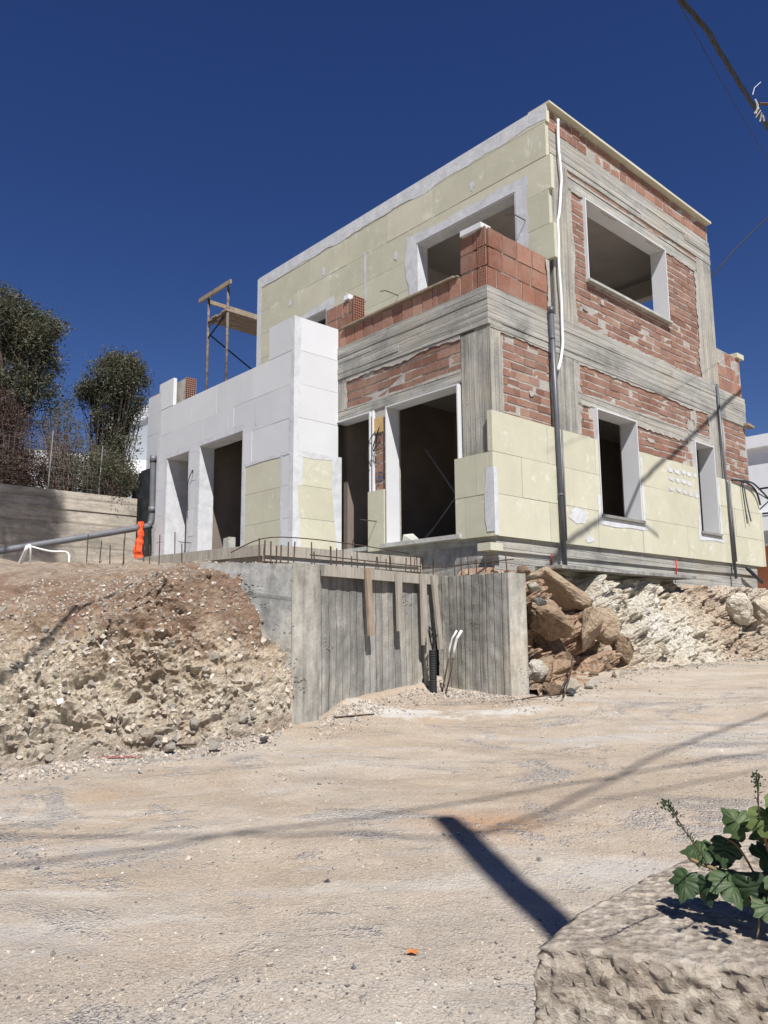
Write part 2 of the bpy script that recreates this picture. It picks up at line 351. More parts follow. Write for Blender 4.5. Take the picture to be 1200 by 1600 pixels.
# ------------------------------------------------------------ mesh helpers
class MB:
    def __init__(s): s.v = []; s.f = []; s.mi = []; s.t = []; s.mats = []; s.cur = 0; s.tone = 0.5
    def mat(s, m):
        if m not in s.mats: s.mats.append(m)
        s.cur = s.mats.index(m); return s
    def face(s, idx): s.f.append(tuple(idx)); s.mi.append(s.cur); s.t.append(s.tone)
    def pts(s, P): k = len(s.v); s.v += [tuple(p) for p in P]; return k
    def hexa(s, P):      # 8 points: bottom 4 ccw then top 4
        k = s.pts(P)
        for q in ((0, 3, 2, 1), (4, 5, 6, 7), (0, 1, 5, 4), (1, 2, 6, 5), (2, 3, 7, 6), (3, 0, 4, 7)): s.face([k + i for i in q])
    def box(s, x0, x1, y0, y1, z0, z1, j=0):
        P = [(x0, y0, z0), (x1, y0, z0), (x1, y1, z0), (x0, y1, z0), (x0, y0, z1), (x1, y0, z1), (x1, y1, z1), (x0, y1, z1)]
        if j: P = [(a + random.uniform(-j, j), b + random.uniform(-j, j), c + random.uniform(-j, j)) for a, b, c in P]
        s.hexa(P); return s
    def bar(s, a, b, wd, hg, up=(0, 0, 1), roll=0):
        a = Vector(a); b = Vector(b); d = (b - a).normalized(); u = Vector(up)
        if abs(d.dot(u)) > 0.95: u = Vector((1, 0, 0))
        x = d.cross(u).normalized(); y = x.cross(d)
        if roll: x, y = x * cos(roll) + y * sin(roll), -x * sin(roll) + y * cos(roll)
        x *= wd / 2; y *= hg / 2
        s.hexa([a - x - y, a + x - y, a + x + y, a - x + y, b - x - y, b + x - y, b + x + y, b - x + y]); return s
    def tube(s, P, r, n=8, cap=True):
        P = [Vector(p) for p in P]; R = r if hasattr(r, '__len__') else [r] * len(P)
        k0 = len(s.v); ref = None
        for i, p in enumerate(P):
            d = (P[min(i + 1, len(P) - 1)] - P[max(i - 1, 0)]).normalized()
            if ref is None: ref = Vector((0, 0, 1)) if abs(d.z) < 0.9 else Vector((1, 0, 0))
            x = d.cross(ref).normalized(); y = x.cross(d).normalized(); ref = y
            for q in range(n):
                a = 2 * pi * q / n; s.v.append(tuple(p + (x * cos(a) + y * sin(a)) * R[i]))
        for i in range(len(P) - 1):
            for q in range(n):
                a = k0 + i * n + q; b = k0 + i * n + (q + 1) % n
                s.face((a, b, b + n, a + n))
        if cap:
            s.face([k0 + q for q in range(n)][::-1]); s.face([k0 + (len(P) - 1) * n + q for q in range(n)])
        return s
    def build(s, name, parent=None, smooth=False, mat=None):
        me = bpy.data.meshes.new(name); me.from_pydata(s.v, [], s.f); me.update()
        for m in (s.mats or [mat]): me.materials.append(M[m])
        me.polygons.foreach_set('material_index', s.mi)
        at = me.attributes.new('tone', 'FLOAT', 'FACE'); at.data.foreach_set('value', s.t)
        if smooth: me.polygons.foreach_set('use_smooth', [True] * len(s.f))
        o = bpy.data.objects.new(name, me); COL.objects.link(o)
        if parent: o.parent = parent
        return o

def tag(o, label, cat, group=None, kind=None):
    o['label'] = label
    if cat: o['category'] = cat
    if group: o['group'] = group
    if kind: o['kind'] = kind
    return o
def empty(name, loc=(0, 0, 0), rz=0):
    o = bpy.data.objects.new(name, None); COL.objects.link(o); o.location = loc; o.rotation_euler = (0, 0, rz)
    o.empty_display_size = 0.2; return o

# building frame: x = v (along right facade), y = u (along left facade, away), z up
C0 = Vector((1.43562, 10.0, 0.0))
CZ, SZ = cos(YAW), sin(YAW)
def B2W(x, y, z): return Vector((C0.x + CZ * x - SZ * y, C0.y + SZ * x + CZ * y, z))

def rect_sub(rects, h):
    out = []
    for (a0, a1, z0, z1) in rects:
        b0, b1, y0, y1 = max(a0, h[0]), min(a1, h[1]), max(z0, h[2]), min(z1, h[3])
        if b0 >= b1 or y0 >= y1: out.append((a0, a1, z0, z1)); continue
        if a0 < b0: out.append((a0, b0, z0, z1))
        if b1 < a1: out.append((b1, a1, z0, z1))
        if z0 < y0: out.append((b0, b1, z0, y0))
        if y1 < z1: out.append((b0, b1, y1, z1))
    return out

class F:
    """facade plane: kind 'R' faces -y at y=off, kind 'L' faces -x at x=off; d = outward distance"""
    def __init__(s, kind, off): s.k = kind; s.o = off
    def p(s, a, d, z): return (a, s.o - d, z) if s.k == 'R' else (s.o - d, a, z)
    def box(s, m, a0, a1, d0, d1, z0, z1, j=0):   # d0 outer, d1 inner (outer > inner)
        if s.k == 'R': m.box(a0, a1, s.o - d0, s.o - d1, z0, z1, j)
        else: m.box(s.o - d0, s.o - d1, a0, a1, z0, z1, j)
FR, FL = F('R', 0.0), F('L', 0.0)
FBL, FBR = F('L', -0.92), F('R', 3.3)
FTL = F('L', 1.58)

def bricks(m, f, a0, a1, z0, z1, holes=(), course=0.125, L=(0.20, 0.32), gap=0.026, d=0.005, matn='brick', wob=0.005):
    m.mat(matn); z = z0; row = 0
    n = max(1, round((z1 - z0) / course)); ch = (z1 - z0) / n
    for row in range(n):
        za, zb = z0 + row * ch, z0 + (row + 1) * ch
        a = a0 - random.uniform(0, L[0])
        while a < a1:
            l = random.uniform(*L)
            if random.random() < 0.08: l *= 0.5
            b0, b1 = max(a, a0), min(a + l, a1)
            a += l
            if b1 - b0 < 0.05: continue
            g = gap / 2; gv = gap * (.13 if matn == 'brick' else .42)
            for r in (lambda R: R)(_sub_all([(b0 + gv, b1 - gv, za + g, zb - g)], holes)):
                if r[1] - r[0] < 0.03 or r[3] - r[2] < 0.03: continue
                m.tone = min(1, max(0, random.gauss(0.45, 0.24)))
                dd = d + random.uniform(-wob, wob)
                f.box(m, r[0], r[1], dd, -0.03, r[2] + random.uniform(-.006, .006), r[3] + random.uniform(-.008, .004), 0.004)
    m.tone = 0.5
def _sub_all(R, holes):
    for h in holes: R = rect_sub(R, h)
    return R

def boards(m, f, a0, a1, z0, z1, holes=(), bw=1.2, bh=0.56, d0=0.08, d1=0.0, gap=0.005, matn='xps', shift=None, ends=None, j=0.003):
    m.mat(matn); n = max(1, round((z1 - z0) / bh)); bh = (z1 - z0) / n
    for r in range(n):
        za, zb = z0 + r * bh, z0 + (r + 1) * bh
        e0, e1 = a0, a1
        if ends: e0 = a0 + ends[r % len(ends)]
        a = e0 - (0 if (r % 2 == 0) else bw * 0.5) + (shift or 0)
        if a > e0: a -= bw
        while a < e1:
            b0, b1 = max(a, e0), min(a + bw, e1); a += bw
            if b1 - b0 < 0.02: continue
            m.tone = random.random(); dj = random.uniform(-j, j)
            for q in _sub_all([(b0 + gap / 2, b1 - gap / 2, za + gap / 2, zb - gap / 2)], holes):
                if q[1] - q[0] < 0.01 or q[3] - q[2] < 0.01: continue
                f.box(m, q[0], q[1], d0 + dj, d1, q[2], q[3])
    m.tone = 0.5

def wallbox(m, f, a0, a1, z0, z1, holes, d0, d1):
    for q in _sub_all([(a0, a1, z0, z1)], holes): f.box(m, q[0], q[1], d0, d1, q[2], q[3])

def fr(x, y, z=0, s=1.0): return noise.noise(Vector((x * s, y * s, z * s)))

class Each:
    def __init__(s, name, mat): s.name = name; s.mt = mat
    def mk(s): return MB().mat(s.mt)
def smear_strip(m, f, pts, wlo, whi, side, d, th=0.0015, seed=0, step=0.05):
    q = m.mk(); _smear_strip(q, f, pts, wlo, whi, side, d, th, seed, step); q.build(m.name, root)
def smear_blob(m, f, ca, cz, ra, rz, d, th=0.0015, seed=0, n=22):
    q = m.mk(); _smear_blob(q, f, ca, cz, ra, rz, d, th, seed, n); q.build(m.name, root)
def _smear_strip(m, f, pts, wlo, whi, side, d, th=0.0015, seed=0, step=0.05):
    """irregular strip along a line pts[0]->pts[1] (a,z); width measured toward `side` (da,dz)"""
    (a0, z0), (a1, z1) = pts; Lg = math.hypot(a1 - a0, z1 - z0); n = max(2, int(Lg / step))
    P = []
    for i in range(n + 1):
        t = i / n; a = a0 + (a1 - a0) * t; z = z0 + (z1 - z0) * t
        k = 0.5 + 0.5 * fr(t * Lg * 1.3, seed * 3.1) * 1.3 + 0.10 * fr(t * Lg * 7, seed * 1.7) + (0.35 * fr(t * Lg * 11, seed * 1.7) if m.mats == ['mortar'] else 0)
        wd = wlo + (whi - wlo) * min(1.15, max(0, k))
        P.append(((a, z), (a + side[0] * wd, z + side[1] * wd)))
    for i in range(n):
        q = [P[i][0], P[i + 1][0], P[i + 1][1], P[i][1]]
        k = m.pts([f.p(x, d, z) for x, z in q] + [f.p(x, d + th, z) for x, z in q])
        for idx in ((4, 5, 6, 7), (2, 3, 7, 6), (0, 1, 5, 4)): m.face([k + i_ for i_ in idx])
        if i == 0: m.face([k, k + 3, k + 7, k + 4])
        if i == n - 1: m.face([k + 1, k + 2, k + 6, k + 5])
def _smear_blob(m, f, ca, cz, ra, rz, d, th=0.0015, seed=0, n=22):
    O = []
    for i in range(n):
        t = 2 * pi * i / n; k = 1 + 0.5 * fr(cos(t) * 1.7 + seed * 7.3, sin(t) * 1.7) + random.uniform(-.06, .06)
        O.append((ca + ra * k * cos(t), cz + rz * k * sin(t)))
    k = m.pts([f.p(a, d + th, z) for a, z in O] + [f.p(a, d, z) for a, z in O])
    m.face([k + i for i in range(n)])
    for i in range(n): m.face([k + i, k + (i + 1) % n, k + n + (i + 1) % n, k + n + i])

# ------------------------------------------------------------ terrain functions (world)
def H(x, y):
    z = -1.5 + 0.1 * y if y < 9.6 else -0.54 + 0.012 * (y - 9.6)
    return z
def lerp(x, T):
    if x <= T[0][0]: return T[0][1]
    for (a, b), (c, d) in zip(T, T[1:]):
        if x <= c: return b + (d - b) * (x - a) / (c - a)
    return T[-1][1]
def grd(x, y):
    z = H(x, y)
    z += 0.028 * noise.fractal(Vector((x * 0.55, y * 0.9, 1.3)), 0.8, 2.0, 3) + 0.010 * noise.fractal(Vector((x * 3, y * 4, 2.2)), 0.7, 2.0, 3)
    # debris heaped against the foot of the recess walls
    s = (x + 0.59) / 1.23
    if 0 < s < 1.0 and 6.6 < y < 9:
        yw = 7.1 + 1.55 * s; z += 0.11 * math.exp(-max(0, yw - y) / 0.25) * min(1, s * 6)
    return z
TOE = [(-9, 5.0), (-6, 5.25), (-2.7, 5.62), (-1.94, 5.98), (-1.6, 6.08), (-1.3, 6.25), (-0.95, 6.53), (-0.80, 6.72)]
PG = [(0, 0), (.12, .16), (.45, .50), (.9, .82), (1.5, 1.12), (2.3, 1.45), (3.5, 1.76), (5, 1.93), (9, 2.05)]
PS = [(0, 0), (.10, .35), (.26, .72), (.37, .95), (.6, 1.40), (.8, 1.5), (2, 1.65), (5, 1.8), (9, 2.0)]
def bankL(x, y):
    t = lerp(x, TOE); d = y - t
    if d < 0: return H(x, y) - 0.25 + d * 0.3
    k = min(1, max(0, (x + 3.1) / 1.45)); k = k * k * (3 - 2 * k)
    h = lerp(d, PG) * (1 - k) + lerp(d, PS) * k
    z = H(x, t) - 0.03 + h
    if y > 6.85:
        k2 = min(1, max(0, (x + 1.9) / 0.35)); z = z * (1 - k2) + min(z, .60) * k2
    return z
def bankL_n(x, y):
    z = bankL(x, y); t = lerp(x, TOE); d = y - t
    if d < 0: return z
    am = min(1, d / 0.12 + 0.15); am2 = am * (1.0 if d < 1.1 else 0.35)
    z += am2 * 0.13 * noise.fractal(Vector((x * 1.7, y * 1.7, 4)), 0.7, 2.1, 5)
    c = noise.voronoi(Vector((x * 5.5, y * 5.5, z * 7.5)))[0]; z += am2 * .09 * (min(.6, c[1] - c[0]) - .2)
    z += am2 * .035 * noise.fractal(Vector((x * 14, y * 14, z * 14)), .8, 2.1, 3)
    z += am2 * 0.10 * (0.5 - abs(noise.fractal(Vector((x * 2.6, y * 4.6, z * 2.5)), 0.8, 2.2, 4)))
    return z

# ============================================================ GROUND
def axis(fine, lo, hi):
    a, b, st = fine; A = []; x = a
    while x <= b: A.append(x); x += st
    s = st; x = a
    L = []
    while x > lo: s *= 1.22; x -= s; L.append(x)
    s = st; x = A[-1]; R = []
    while x < hi: s *= 1.22; x += s; R.append(x)
    return L[::-1] + A + R
xs = axis((-3.4, 4.2, 0.03), -500, 500); ys = axis((2.4, 9.0, 0.03), -120, 900)
V = []; 
for y in ys:
    for x in xs:
        V.append((x, y, grd(x, y) if (-12 < x < 16 and -3 < y < 20) else H(x, min(y, 30)) - (0.0)))
nx = len(xs); Fc = [(j * nx + i, j * nx + i + 1, (j + 1) * nx + i + 1, (j + 1) * nx + i) for j in range(len(ys) - 1) for i in range(nx - 1)]
me = bpy.data.meshes.new('dirt_road'); me.from_pydata(V, [], Fc); me.materials.append(M['road'])
me.polygons.foreach_set('use_smooth', [True] * len(Fc))
o = bpy.data.objects.new('dirt_road', me); COL.objects.link(o)
tag(o, 'pale beige gravel and dirt road climbing past the building site', None, kind='structure')

# left bank
def grid(name, xs, ys, fn, mat, smooth=True, parent=None):
    V = [fn(x, y) for y in ys for x in xs]; nx = len(xs)
    Fc = [(j * nx + i, j * nx + i + 1, (j + 1) * nx + i + 1, (j + 1) * nx + i) for j in range(len(ys) - 1) for i in range(nx - 1)]
    me = bpy.data.meshes.new(name); me.from_pydata(V, [], Fc); me.materials.append(M[mat])
    me.polygons.foreach_set('use_smooth', [smooth] * len(Fc))
    o = bpy.data.objects.new(name, me); COL.objects.link(o)
    if parent: o.parent = parent
    return o
def frange(a, b, s):
    n = int(round((b - a) / s)); return [a + (b - a) * i / n for i in range(n + 1)]
def cellhash(p):
    return noise.cell(Vector((p.x * 131.7, p.y * 97.3, p.z * 57.1)) + Vector((.5, .5, .5)))
def blocks(p, sc, seed, an=(1, 1, 1.35)):
    q = Vector((p.x * sc * an[0] + seed, p.y * sc * an[1], p.z * sc * an[2])); q += Vector((noise.noise(q * .7), noise.noise(q * .7 + Vector((4, 4, 4))), noise.noise(q * .7 + Vector((9, 9, 9))))) * .5
    dd, pp = noise.voronoi(q); e = min(1, (dd[1] - dd[0]) * 4)
    return (cellhash(pp[0]) - .5) * 1.0 * (.35 + .65 * e) - .16 * (1 - e)
V = []; cols = frange(-9.5, -3.7, 0.12)[:-1] + frange(-3.7, -0.80, 0.0165); NS = 230
for x in cols:
    t = lerp(x, TOE); D = [-.3, 0] + frange(.02, 1.2, .02) + frange(1.3, 4, .1) + frange(4.5, 11, .5)
    P = [(d, bankL(x, t + d)) for d in D]; Ls = [0]
    for (a_, b_), (c_, d_) in zip(P, P[1:]): Ls.append(Ls[-1] + math.hypot(c_ - a_, d_ - b_))
    fine = 3.4
    S_ = [fine * i / 200 for i in range(201)] + [fine + (Ls[-1] - fine) * ((i + 1) / 29) ** 1.5 for i in range(29)]
    k = 0
    for sv in S_:
        while k < len(Ls) - 2 and Ls[k + 1] < sv: k += 1
        u = (sv - Ls[k]) / max(1e-6, Ls[k + 1] - Ls[k]); u = min(1, u)
        d = P[k][0] + (P[k + 1][0] - P[k][0]) * u; z = P[k][1] + (P[k + 1][1] - P[k][1]) * u
        dx, dz = P[k + 1][0] - P[k][0], P[k + 1][1] - P[k][1]; l = math.hypot(dx, dz) or 1
        n = Vector((0, -dz / l, dx / l)); p = Vector((x, t + d, z))
        rock_ = min(1, max(.18, (0.12 - z + .35 * noise.noise(p * 1.6)) / .3 + .5)) if d < 1.8 else .18
        am = min(1, max(0, d + .02) / .12)
        off = .13 * noise.fractal(p * 1.5, .7, 2.1, 4) + rock_ * (.085 * blocks(p, 2.6, 1) + .060 * blocks(p, 6.5, 5) + .036 * blocks(p, 15, 9) + .016 * blocks(p, 34, 2))
        off += .028 * noise.fractal(p * 9, .8, 2.1, 4) + (1 - rock_) * .02 * blocks(p, 20, 3)
        kw = min(1, max(0, (p.y - 6.25) / .35)) * min(1, max(0, (x + 1.95) / .4)); off = off * (1 - kw) + kw * (.02 + .45 * off)
        p = p + n * off * am * (1 if d < 1.5 else .5)
        V.append(tuple(p))
    NSv = len(S_)
Fc = [(i * NSv + j, (i + 1) * NSv + j, (i + 1) * NSv + j + 1, i * NSv + j + 1) for i in range(len(cols) - 1) for j in range(NSv - 1)]
BV = [v for v in V if v[0] > -3.65]
BLOW = [v for v in BV if v[2] < .05 and v[2] > H(v[0], v[1]) - .05]; BMID = [v for v in BV if .05 <= v[2] < .75]
me = bpy.data.meshes.new('earth_bank'); me.from_pydata(V, [], Fc); me.materials.append(M['bankL'])
o = bpy.data.objects.new('earth_bank', me); COL.objects.link(o)
tag(o, 'cut earth bank left of the concrete recess, brown soil over cream rubble', None, kind='structure')

# right bank (building frame)
def toeR(x): return lerp(x, [(-1.6, -1.75), (-1.0, -1.5), (0.5, -1.3), (2, -1.25), (5, -1.2), (14, -1.15)])
def fnR(x, y):
    t = toeR(x) + 0.10 * noise.noise(Vector((x * 1.3, 0, 0))); d = y - t
    w_ = B2W(x, y, 0); zr = H(w_.x, w_.y)
    if d < 0: return (x, y, zr - 0.2 + 0.4 * d)
    top = lerp(x, [(-1.16, .36), (-.75, .44), (-.30, .80)])
    zz = lerp(d, [(0, 0), (.10, .16), (.3, .42), (.55, .78), (.8, 1.12), (1.0, 1.30), (1.3, 1.36), (4, 1.36)]) / 1.36
    soft = min(1, max(0, (x - 2.2) / 0.8)) * (1 - min(1, max(0, (x - 4.6) / 0.8)))   # pale rubble talus
    zz = zz * (1 - 0.35 * soft) + 0.35 * soft * min(1, d / 1.15)
    z = zr - 0.03 + (top - zr) * min(1, zz)
    am = min(1, d / .15 + .1) * (1 if d < 0.95 else max(0.12, 1 - (d - 0.95) * 3))
    rgh = am * (1 - 0.35 * soft)
    n1 = noise.fractal(Vector((x * 1.2 + 0.8 * z, y * 1.2, z * 1.7 + 5 - x * .6)), 0.65, 2.2, 5)
    n2 = 0.5 - abs(noise.fractal(Vector((x * 1.9 + 11, y * 2, z * 2.4 + x)), 0.8, 2.1, 4))
    pb = Vector((x + .5 * z, y, z - .45 * x))
    off = rgh * (0.16 * n1 + 0.06 * n2 + (.20 + .12 * (x < 1.8)) * blocks(pb, 2.3, 3, (1, 1, 1.5)) + .10 * blocks(pb, 5.5, 7, (1, 1, 1.6)) + .045 * blocks(pb, 13, 2) + .02 * blocks(pb, 30, 4))
    sc = am * 0.05 * noise.fractal(Vector((x * 8, y * 8, z * 8)), 0.7, 2.1, 4)
    return (x + 0.3 * off, y - off - sc, z + 0.45 * off + sc * 0.5)
xsR = frange(-1.16, 5.2, 0.022) + frange(5.2, 9.5, 0.04)[1:] + frange(9.5, 30, 0.5)[1:]
ysR = frange(-2.1, -1.75, 0.07) + frange(-1.75, -0.2, 0.011)[1:] + frange(-0.2, 0.3, 0.08)[1:]
o = grid('rocky_bank', xsR, ysR, fnR, 'bankR', smooth=False); o.location = C0; o.rotation_euler = (0, 0, YAW)
tag(o, 'rocky cutting of ochre rock and white rubble under the right facade', None, kind='structure')

# fill behind the retaining walls, below the terrace
def fillz(x, y):
    return 0.56 + 0.03 * noise.fractal(Vector((x * 3, y * 3, 7)), 0.7, 2.1, 4)
m = MB().mat('bankL')
gx = frange(-1.5, 1.7, 0.08); gy = frange(6.9, 12.0, 0.08)
idx = {}
def infill(x, y):
    # inside the polygon bounded by retaining walls
    bx = (x - C0.x) * CZ + (y - C0.y) * SZ; by = -(x - C0.x) * SZ + (y - C0.y) * CZ
    return True
def front(x):   # y of the wall line
    return lerp(x, [(-1.5, 7.0), (-.82, 7.05), (-.59, 7.25), (.55, 8.72), (.64, 8.85), (1.41, 8.15), (1.7, 8.3)])
V = []; nx = len(gx)
for t in frange(0, 1, 0.02):
    for x in gx:
        y = front(x) + (12 - front(x)) * t; V.append((x, y, fillz(x, y)))
Fc = [(j * nx + i, j * nx + i + 1, (j + 1) * nx + i + 1, (j + 1) * nx + i) for j in range(len(V) // nx - 1) for i in range(nx - 1)]
me = bpy.data.meshes.new('rubble_fill'); me.from_pydata(V, [], Fc); me.materials.append(M['mortar'])
o = bpy.data.objects.new('rubble_fill', me); COL.objects.link(o)
tag(o, 'loose rubble fill between the recess walls and the house footing', None, kind='structure')

# ============================================================ RETAINING WALLS
def seg(m, a, b, th, z0, z1, mat):
    m.mat(mat); a = Vector((*a, 0)); b = Vector((*b, 0)); d = (b - a).normalized(); n = Vector((-d.y, d.x, 0)) * th
    q = [a, b, b + n, a + n]; m.hexa([(p.x, p.y, z0) for p in q] + [(p.x, p.y, z1) for p in q])
W0, W1, W2, W3, CC, W5, W6 = (-1.62, 6.76), (-.82, 6.87), (-.59, 7.05), (.55, 8.52), (.64, 8.67), (1.29, 8.07), (1.49, 8.16)
rt = empty('retaining_wall', (-.2, 7.8, -0.8))
tag(rt, 'raw board marked concrete retaining wall around the recess below the terrace', 'retaining wall')
inv = Matrix.Translation((.2, -7.8, 0.8))
def wl(m, name, **k):
    m.v = [tuple(inv @ Vector(p)) for p in m.v]; return m.build(name, rt, **k)
def rough_wall(a, b, th, z0, z1, mat, name, amp=0.012):
    """front face as a fine grid with cast relief, rest a box"""
    a = Vector((*a, 0)); b = Vector((*b, 0)); L = (b - a).length; d = (b - a).normalized(); n = Vector((-d.y, d.x, 0))
    m = MB().mat(mat); nx_ = int(L / 0.03) + 1; nz = int((z1 - z0) / 0.03)
    k = len(m.v); bt = [random.uniform(-.004, .004) for _ in range(200)]
    for j in range(nz + 1):
        for i in range(nx_ + 1):
            s = L * i / nx_; z = z0 + (z1 - z0) * j / nz
            p = a + d * s; e = min(1, j / 2, (nx_ - i) / 1 if i > nx_ - 2 else 1, i)
            of = bt[int(s / 0.1)] + amp * noise.noise(Vector((p.x * 2.5, p.y * 2.5, z * 1.5))) + 0.5 * amp * noise.noise(Vector((p.x * 14, p.y * 14, z * 9)))
            zz = z
            if j == nz: zz += 0.014 * noise.noise(Vector((s * 9, 3, 0))) - 0.01
            if i == 0 or i == nx_: of = 0
            q = p - n * of
            m.v.append((q.x, q.y, zz))
    for j in range(nz):
        for i in range(nx_):
            r = j * (nx_ + 1) + i; m.face((r, r + 1, r + nx_ + 2, r + nx_ + 1))
    # top, back and ends
    top = [nz * (nx_ + 1) + i for i in range(nx_ + 1)]
    kb = len(m.v)
    for i in range(nx_ + 1):
        p = a + d * (L * i / nx_) + n * th; m.v.append((p.x, p.y, z1 - 0.01 + 0.012 * noise.noise(Vector((i * .3, 8, 1)))))
    for i in range(nx_): m.face((top[i], top[i + 1], kb + i + 1, kb + i))
    k2 = m.pts([a + Vector((0, 0, z0)), a + n * th + Vector((0, 0, z0)), b + n * th + Vector((0, 0, z0)), b + Vector((0, 0, z0))])
    m.face((k2 + 1, kb, kb + nx_, k2 + 2))
    m.face([k2] + [k2 + 1, kb] + [(j * (nx_ + 1)) for j in range(nz, -1, -1)])
    m.face([k2 + 2, k2 + 3] + [(j * (nx_ + 1) + nx_) for j in range(nz + 1)] + [kb + nx_])
    return wl(m, name)
rough_wall(W0, (-.826, 6.872), .28, -1.3, .597, 'conc_wc', 'smooth_wall_panel')
rough_wall(W1, W2, .42, -1.3, .603, 'conc_pier', 'end_pier')
rough_wall((-.645, 7.13), (.56, 8.66), .30, -1.3, .594, 'conc_wa', 'back_wall_panel', 0.016)
rough_wall((.60, 8.71), W5, .30, -1.3, .590, 'conc_wb', 'side_wall_panel', 0.016)
rough_wall((1.292, 8.07), W6, .30, -1.3, .586, 'conc_pier', 'corner_wall_panel')

# formwork timber left on the back wall: one rail and hanging battens (world frame)
BD = Vector((1.205, 1.53, 0)).normalized(); BN = Vector((BD.y, -BD.x, 0))   # BN faces the road
def bw(s, d, z): p = Vector((-.645, 7.13, 0)) + BD * s + BN * d; return (p.x, p.y, z)
ft = empty('formwork_frame', bw(1.0, 0.06, 0.5)); fo = ft.location.copy()
tag(ft, 'leftover formwork timber rail with battens hanging on the recess back wall', 'formwork')
def fw(m, name, mat=None):
    m.v = [tuple(Vector(p) - fo) for p in m.v]; return m.build(name, ft)
m = MB().mat('woodgrey'); m.bar(bw(0.06, .045, .545), bw(1.93, .045, .535), .045, .105); fw(m, 'rail')
for s0, s1, z0, z1, wd, mt in [(0.66, 0.70, .60, -.06, .075, 'wood'), (1.16, 1.17, .585, -.02, .08, 'woodgrey'), (1.60, 1.605, .59, -.17, .09, 'woodgrey'), (1.80, 1.90, .585, -.22, .075, 'woodgrey')]:
    m = MB().mat(mt); m.bar(bw(s0, .09, z0), bw(s1, .10, z1), wd, .03, up=tuple(BN)); fw(m, 'batten')
m = MB().mat('woodgrey'); m.bar(bw(1.69, .05, -.12), bw(1.70, .05, -.60), .05, .022, up=tuple(BN)); fw(m, 'stub_batten')

# corrugated riser and white conduits in the recess corner
m = MB().mat('rubber'); P = []; R = []
for i in range(60):
    z = -.72 + i * .0085; P.append((.50, 8.22, z)); R.append(.036 if i % 2 else .043)
m.tube(P, R, 12)
r0 = empty('utility_riser', (.50, 8.22, -.72)); 
m.v = [tuple(Vector(p) - r0.location) for p in m.v]; m.build('corrugated_pipe', r0)
m = MB().mat('cable')
for k in range(5):
    a = k * 1.3; m.tube([(.0, .0, .50), (.02 * cos(a), .02 * sin(a), .58), (.05 * cos(a), .05 * sin(a), .66 + .03 * k), (.02 * cos(a + 1), .03 * sin(a + 1), .60 + .03 * k)], .007, 5)
m.build('loose_wires', r0)
tag(r0, 'black corrugated utility riser with loose wires at the foot of the recess', 'cable riser')
for k, (dx, lab, mt, rr) in enumerate([(0.0, 'white conduit stub leaning out of the recess corner, thinner left one', 'whiteplastic', .010), (0.05, 'white conduit stub leaning out of the recess corner, thicker right one', 'whiteplastic', .015)]):
    m = MB().mat('whiteplastic')
    m.tube([(.66 + dx, 8.18, -.30), (.675 + dx, 8.16, -.20), (.70 + dx, 8.13, -.10), (.745 + dx, 8.08, -.02)], rr, 8)
    m.mat('rust').tube([(.58 + dx * .5, 8.22, -.74), (.61 + dx, 8.2, -.55), (.64 + dx, 8.19, -.42), (.66 + dx, 8.18, -.30)], .009, 6)
    tag(m.build('conduit_stub', smooth=True), lab, 'conduit', 'white conduits in the recess')

# ============================================================ HOUSE
root = empty('unfinished_house', C0, YAW)
tag(root, 'two storey house under construction with brick, raw concrete and yellow insulation boards', 'house')
D1 = (2.40, 3.30, 1.27, 3.39); D2 = (0.53, 2.02, 1.27, 3.38)
WA = (2.47, 3.66, 1.71, 3.38); WB = (5.70, 6.46, 1.71, 3.38)
TR = (2.47, 5.10, 5.52, 6.92)              # tower window right
TL = (0.60, 2.86, 4.75, 6.93); TL2 = (5.5, 7.1, 4.75, 6.55)
E4 = (4.70, 6.20, 1.28, 3.39); E3 = (6.60, 7.50, 1.28, 3.37)
TH = 0.25

def part(m, name, parent=root, **k): return m.build(name, parent, **k)
# -- foundation
m = MB().mat('conc_h')
FR.box(m, 0, 8.15, 0, -.3, -.3, 1.2); part(m, 'foundation_wall')
m = MB().mat('conc_wc')
FL.box(m, .3, 3.3, 0.0, -.3, -.3, 1.2); part(m, 'foundation_wall')
m = MB().mat('conc_h'); FR.box(m, 0.0, 8.1, .035, 0, 1.0, 1.19); part(m, 'slab_edge')
m = MB().mat('lime'); FL.box(m, .50, 2.1, .12, -.4, 1.203, 1.262); part(m, 'door_sill')
m = MB().mat('lime'); FL.box(m, 2.12, 3.27, .05, -.4, 1.203, 1.262); part(m, 'door_sill')
m = MB().mat('lime'); m.box(.0, 8.0, .31, 7.9, 1.1, 1.2); m.box(-.7, -.02, 3.5, 7.8, .9, 1.2); part(m, 'floor_slab')
# -- right ground facade
hR = [WA, WB]
m = MB().mat('mortar'); wallbox(m, FR, .24, 8.15, 1.2, 4.07, hR, 0, -TH)
bricks(m, FR, .25, 1.42, 1.3, 4.07)
bricks(m, FR, 2.07, 6.49, 1.3, 3.40, hR + [(2.35, 3.8, 3.2, 3.5), (5.6, 6.1, 3.2, 3.5)])
bricks(m, FR, 2.07, 6.49, 3.56, 4.05)
bricks(m, FR, 7.01, 8.12, 1.3, 4.05)
part(m, 'brick_wall')
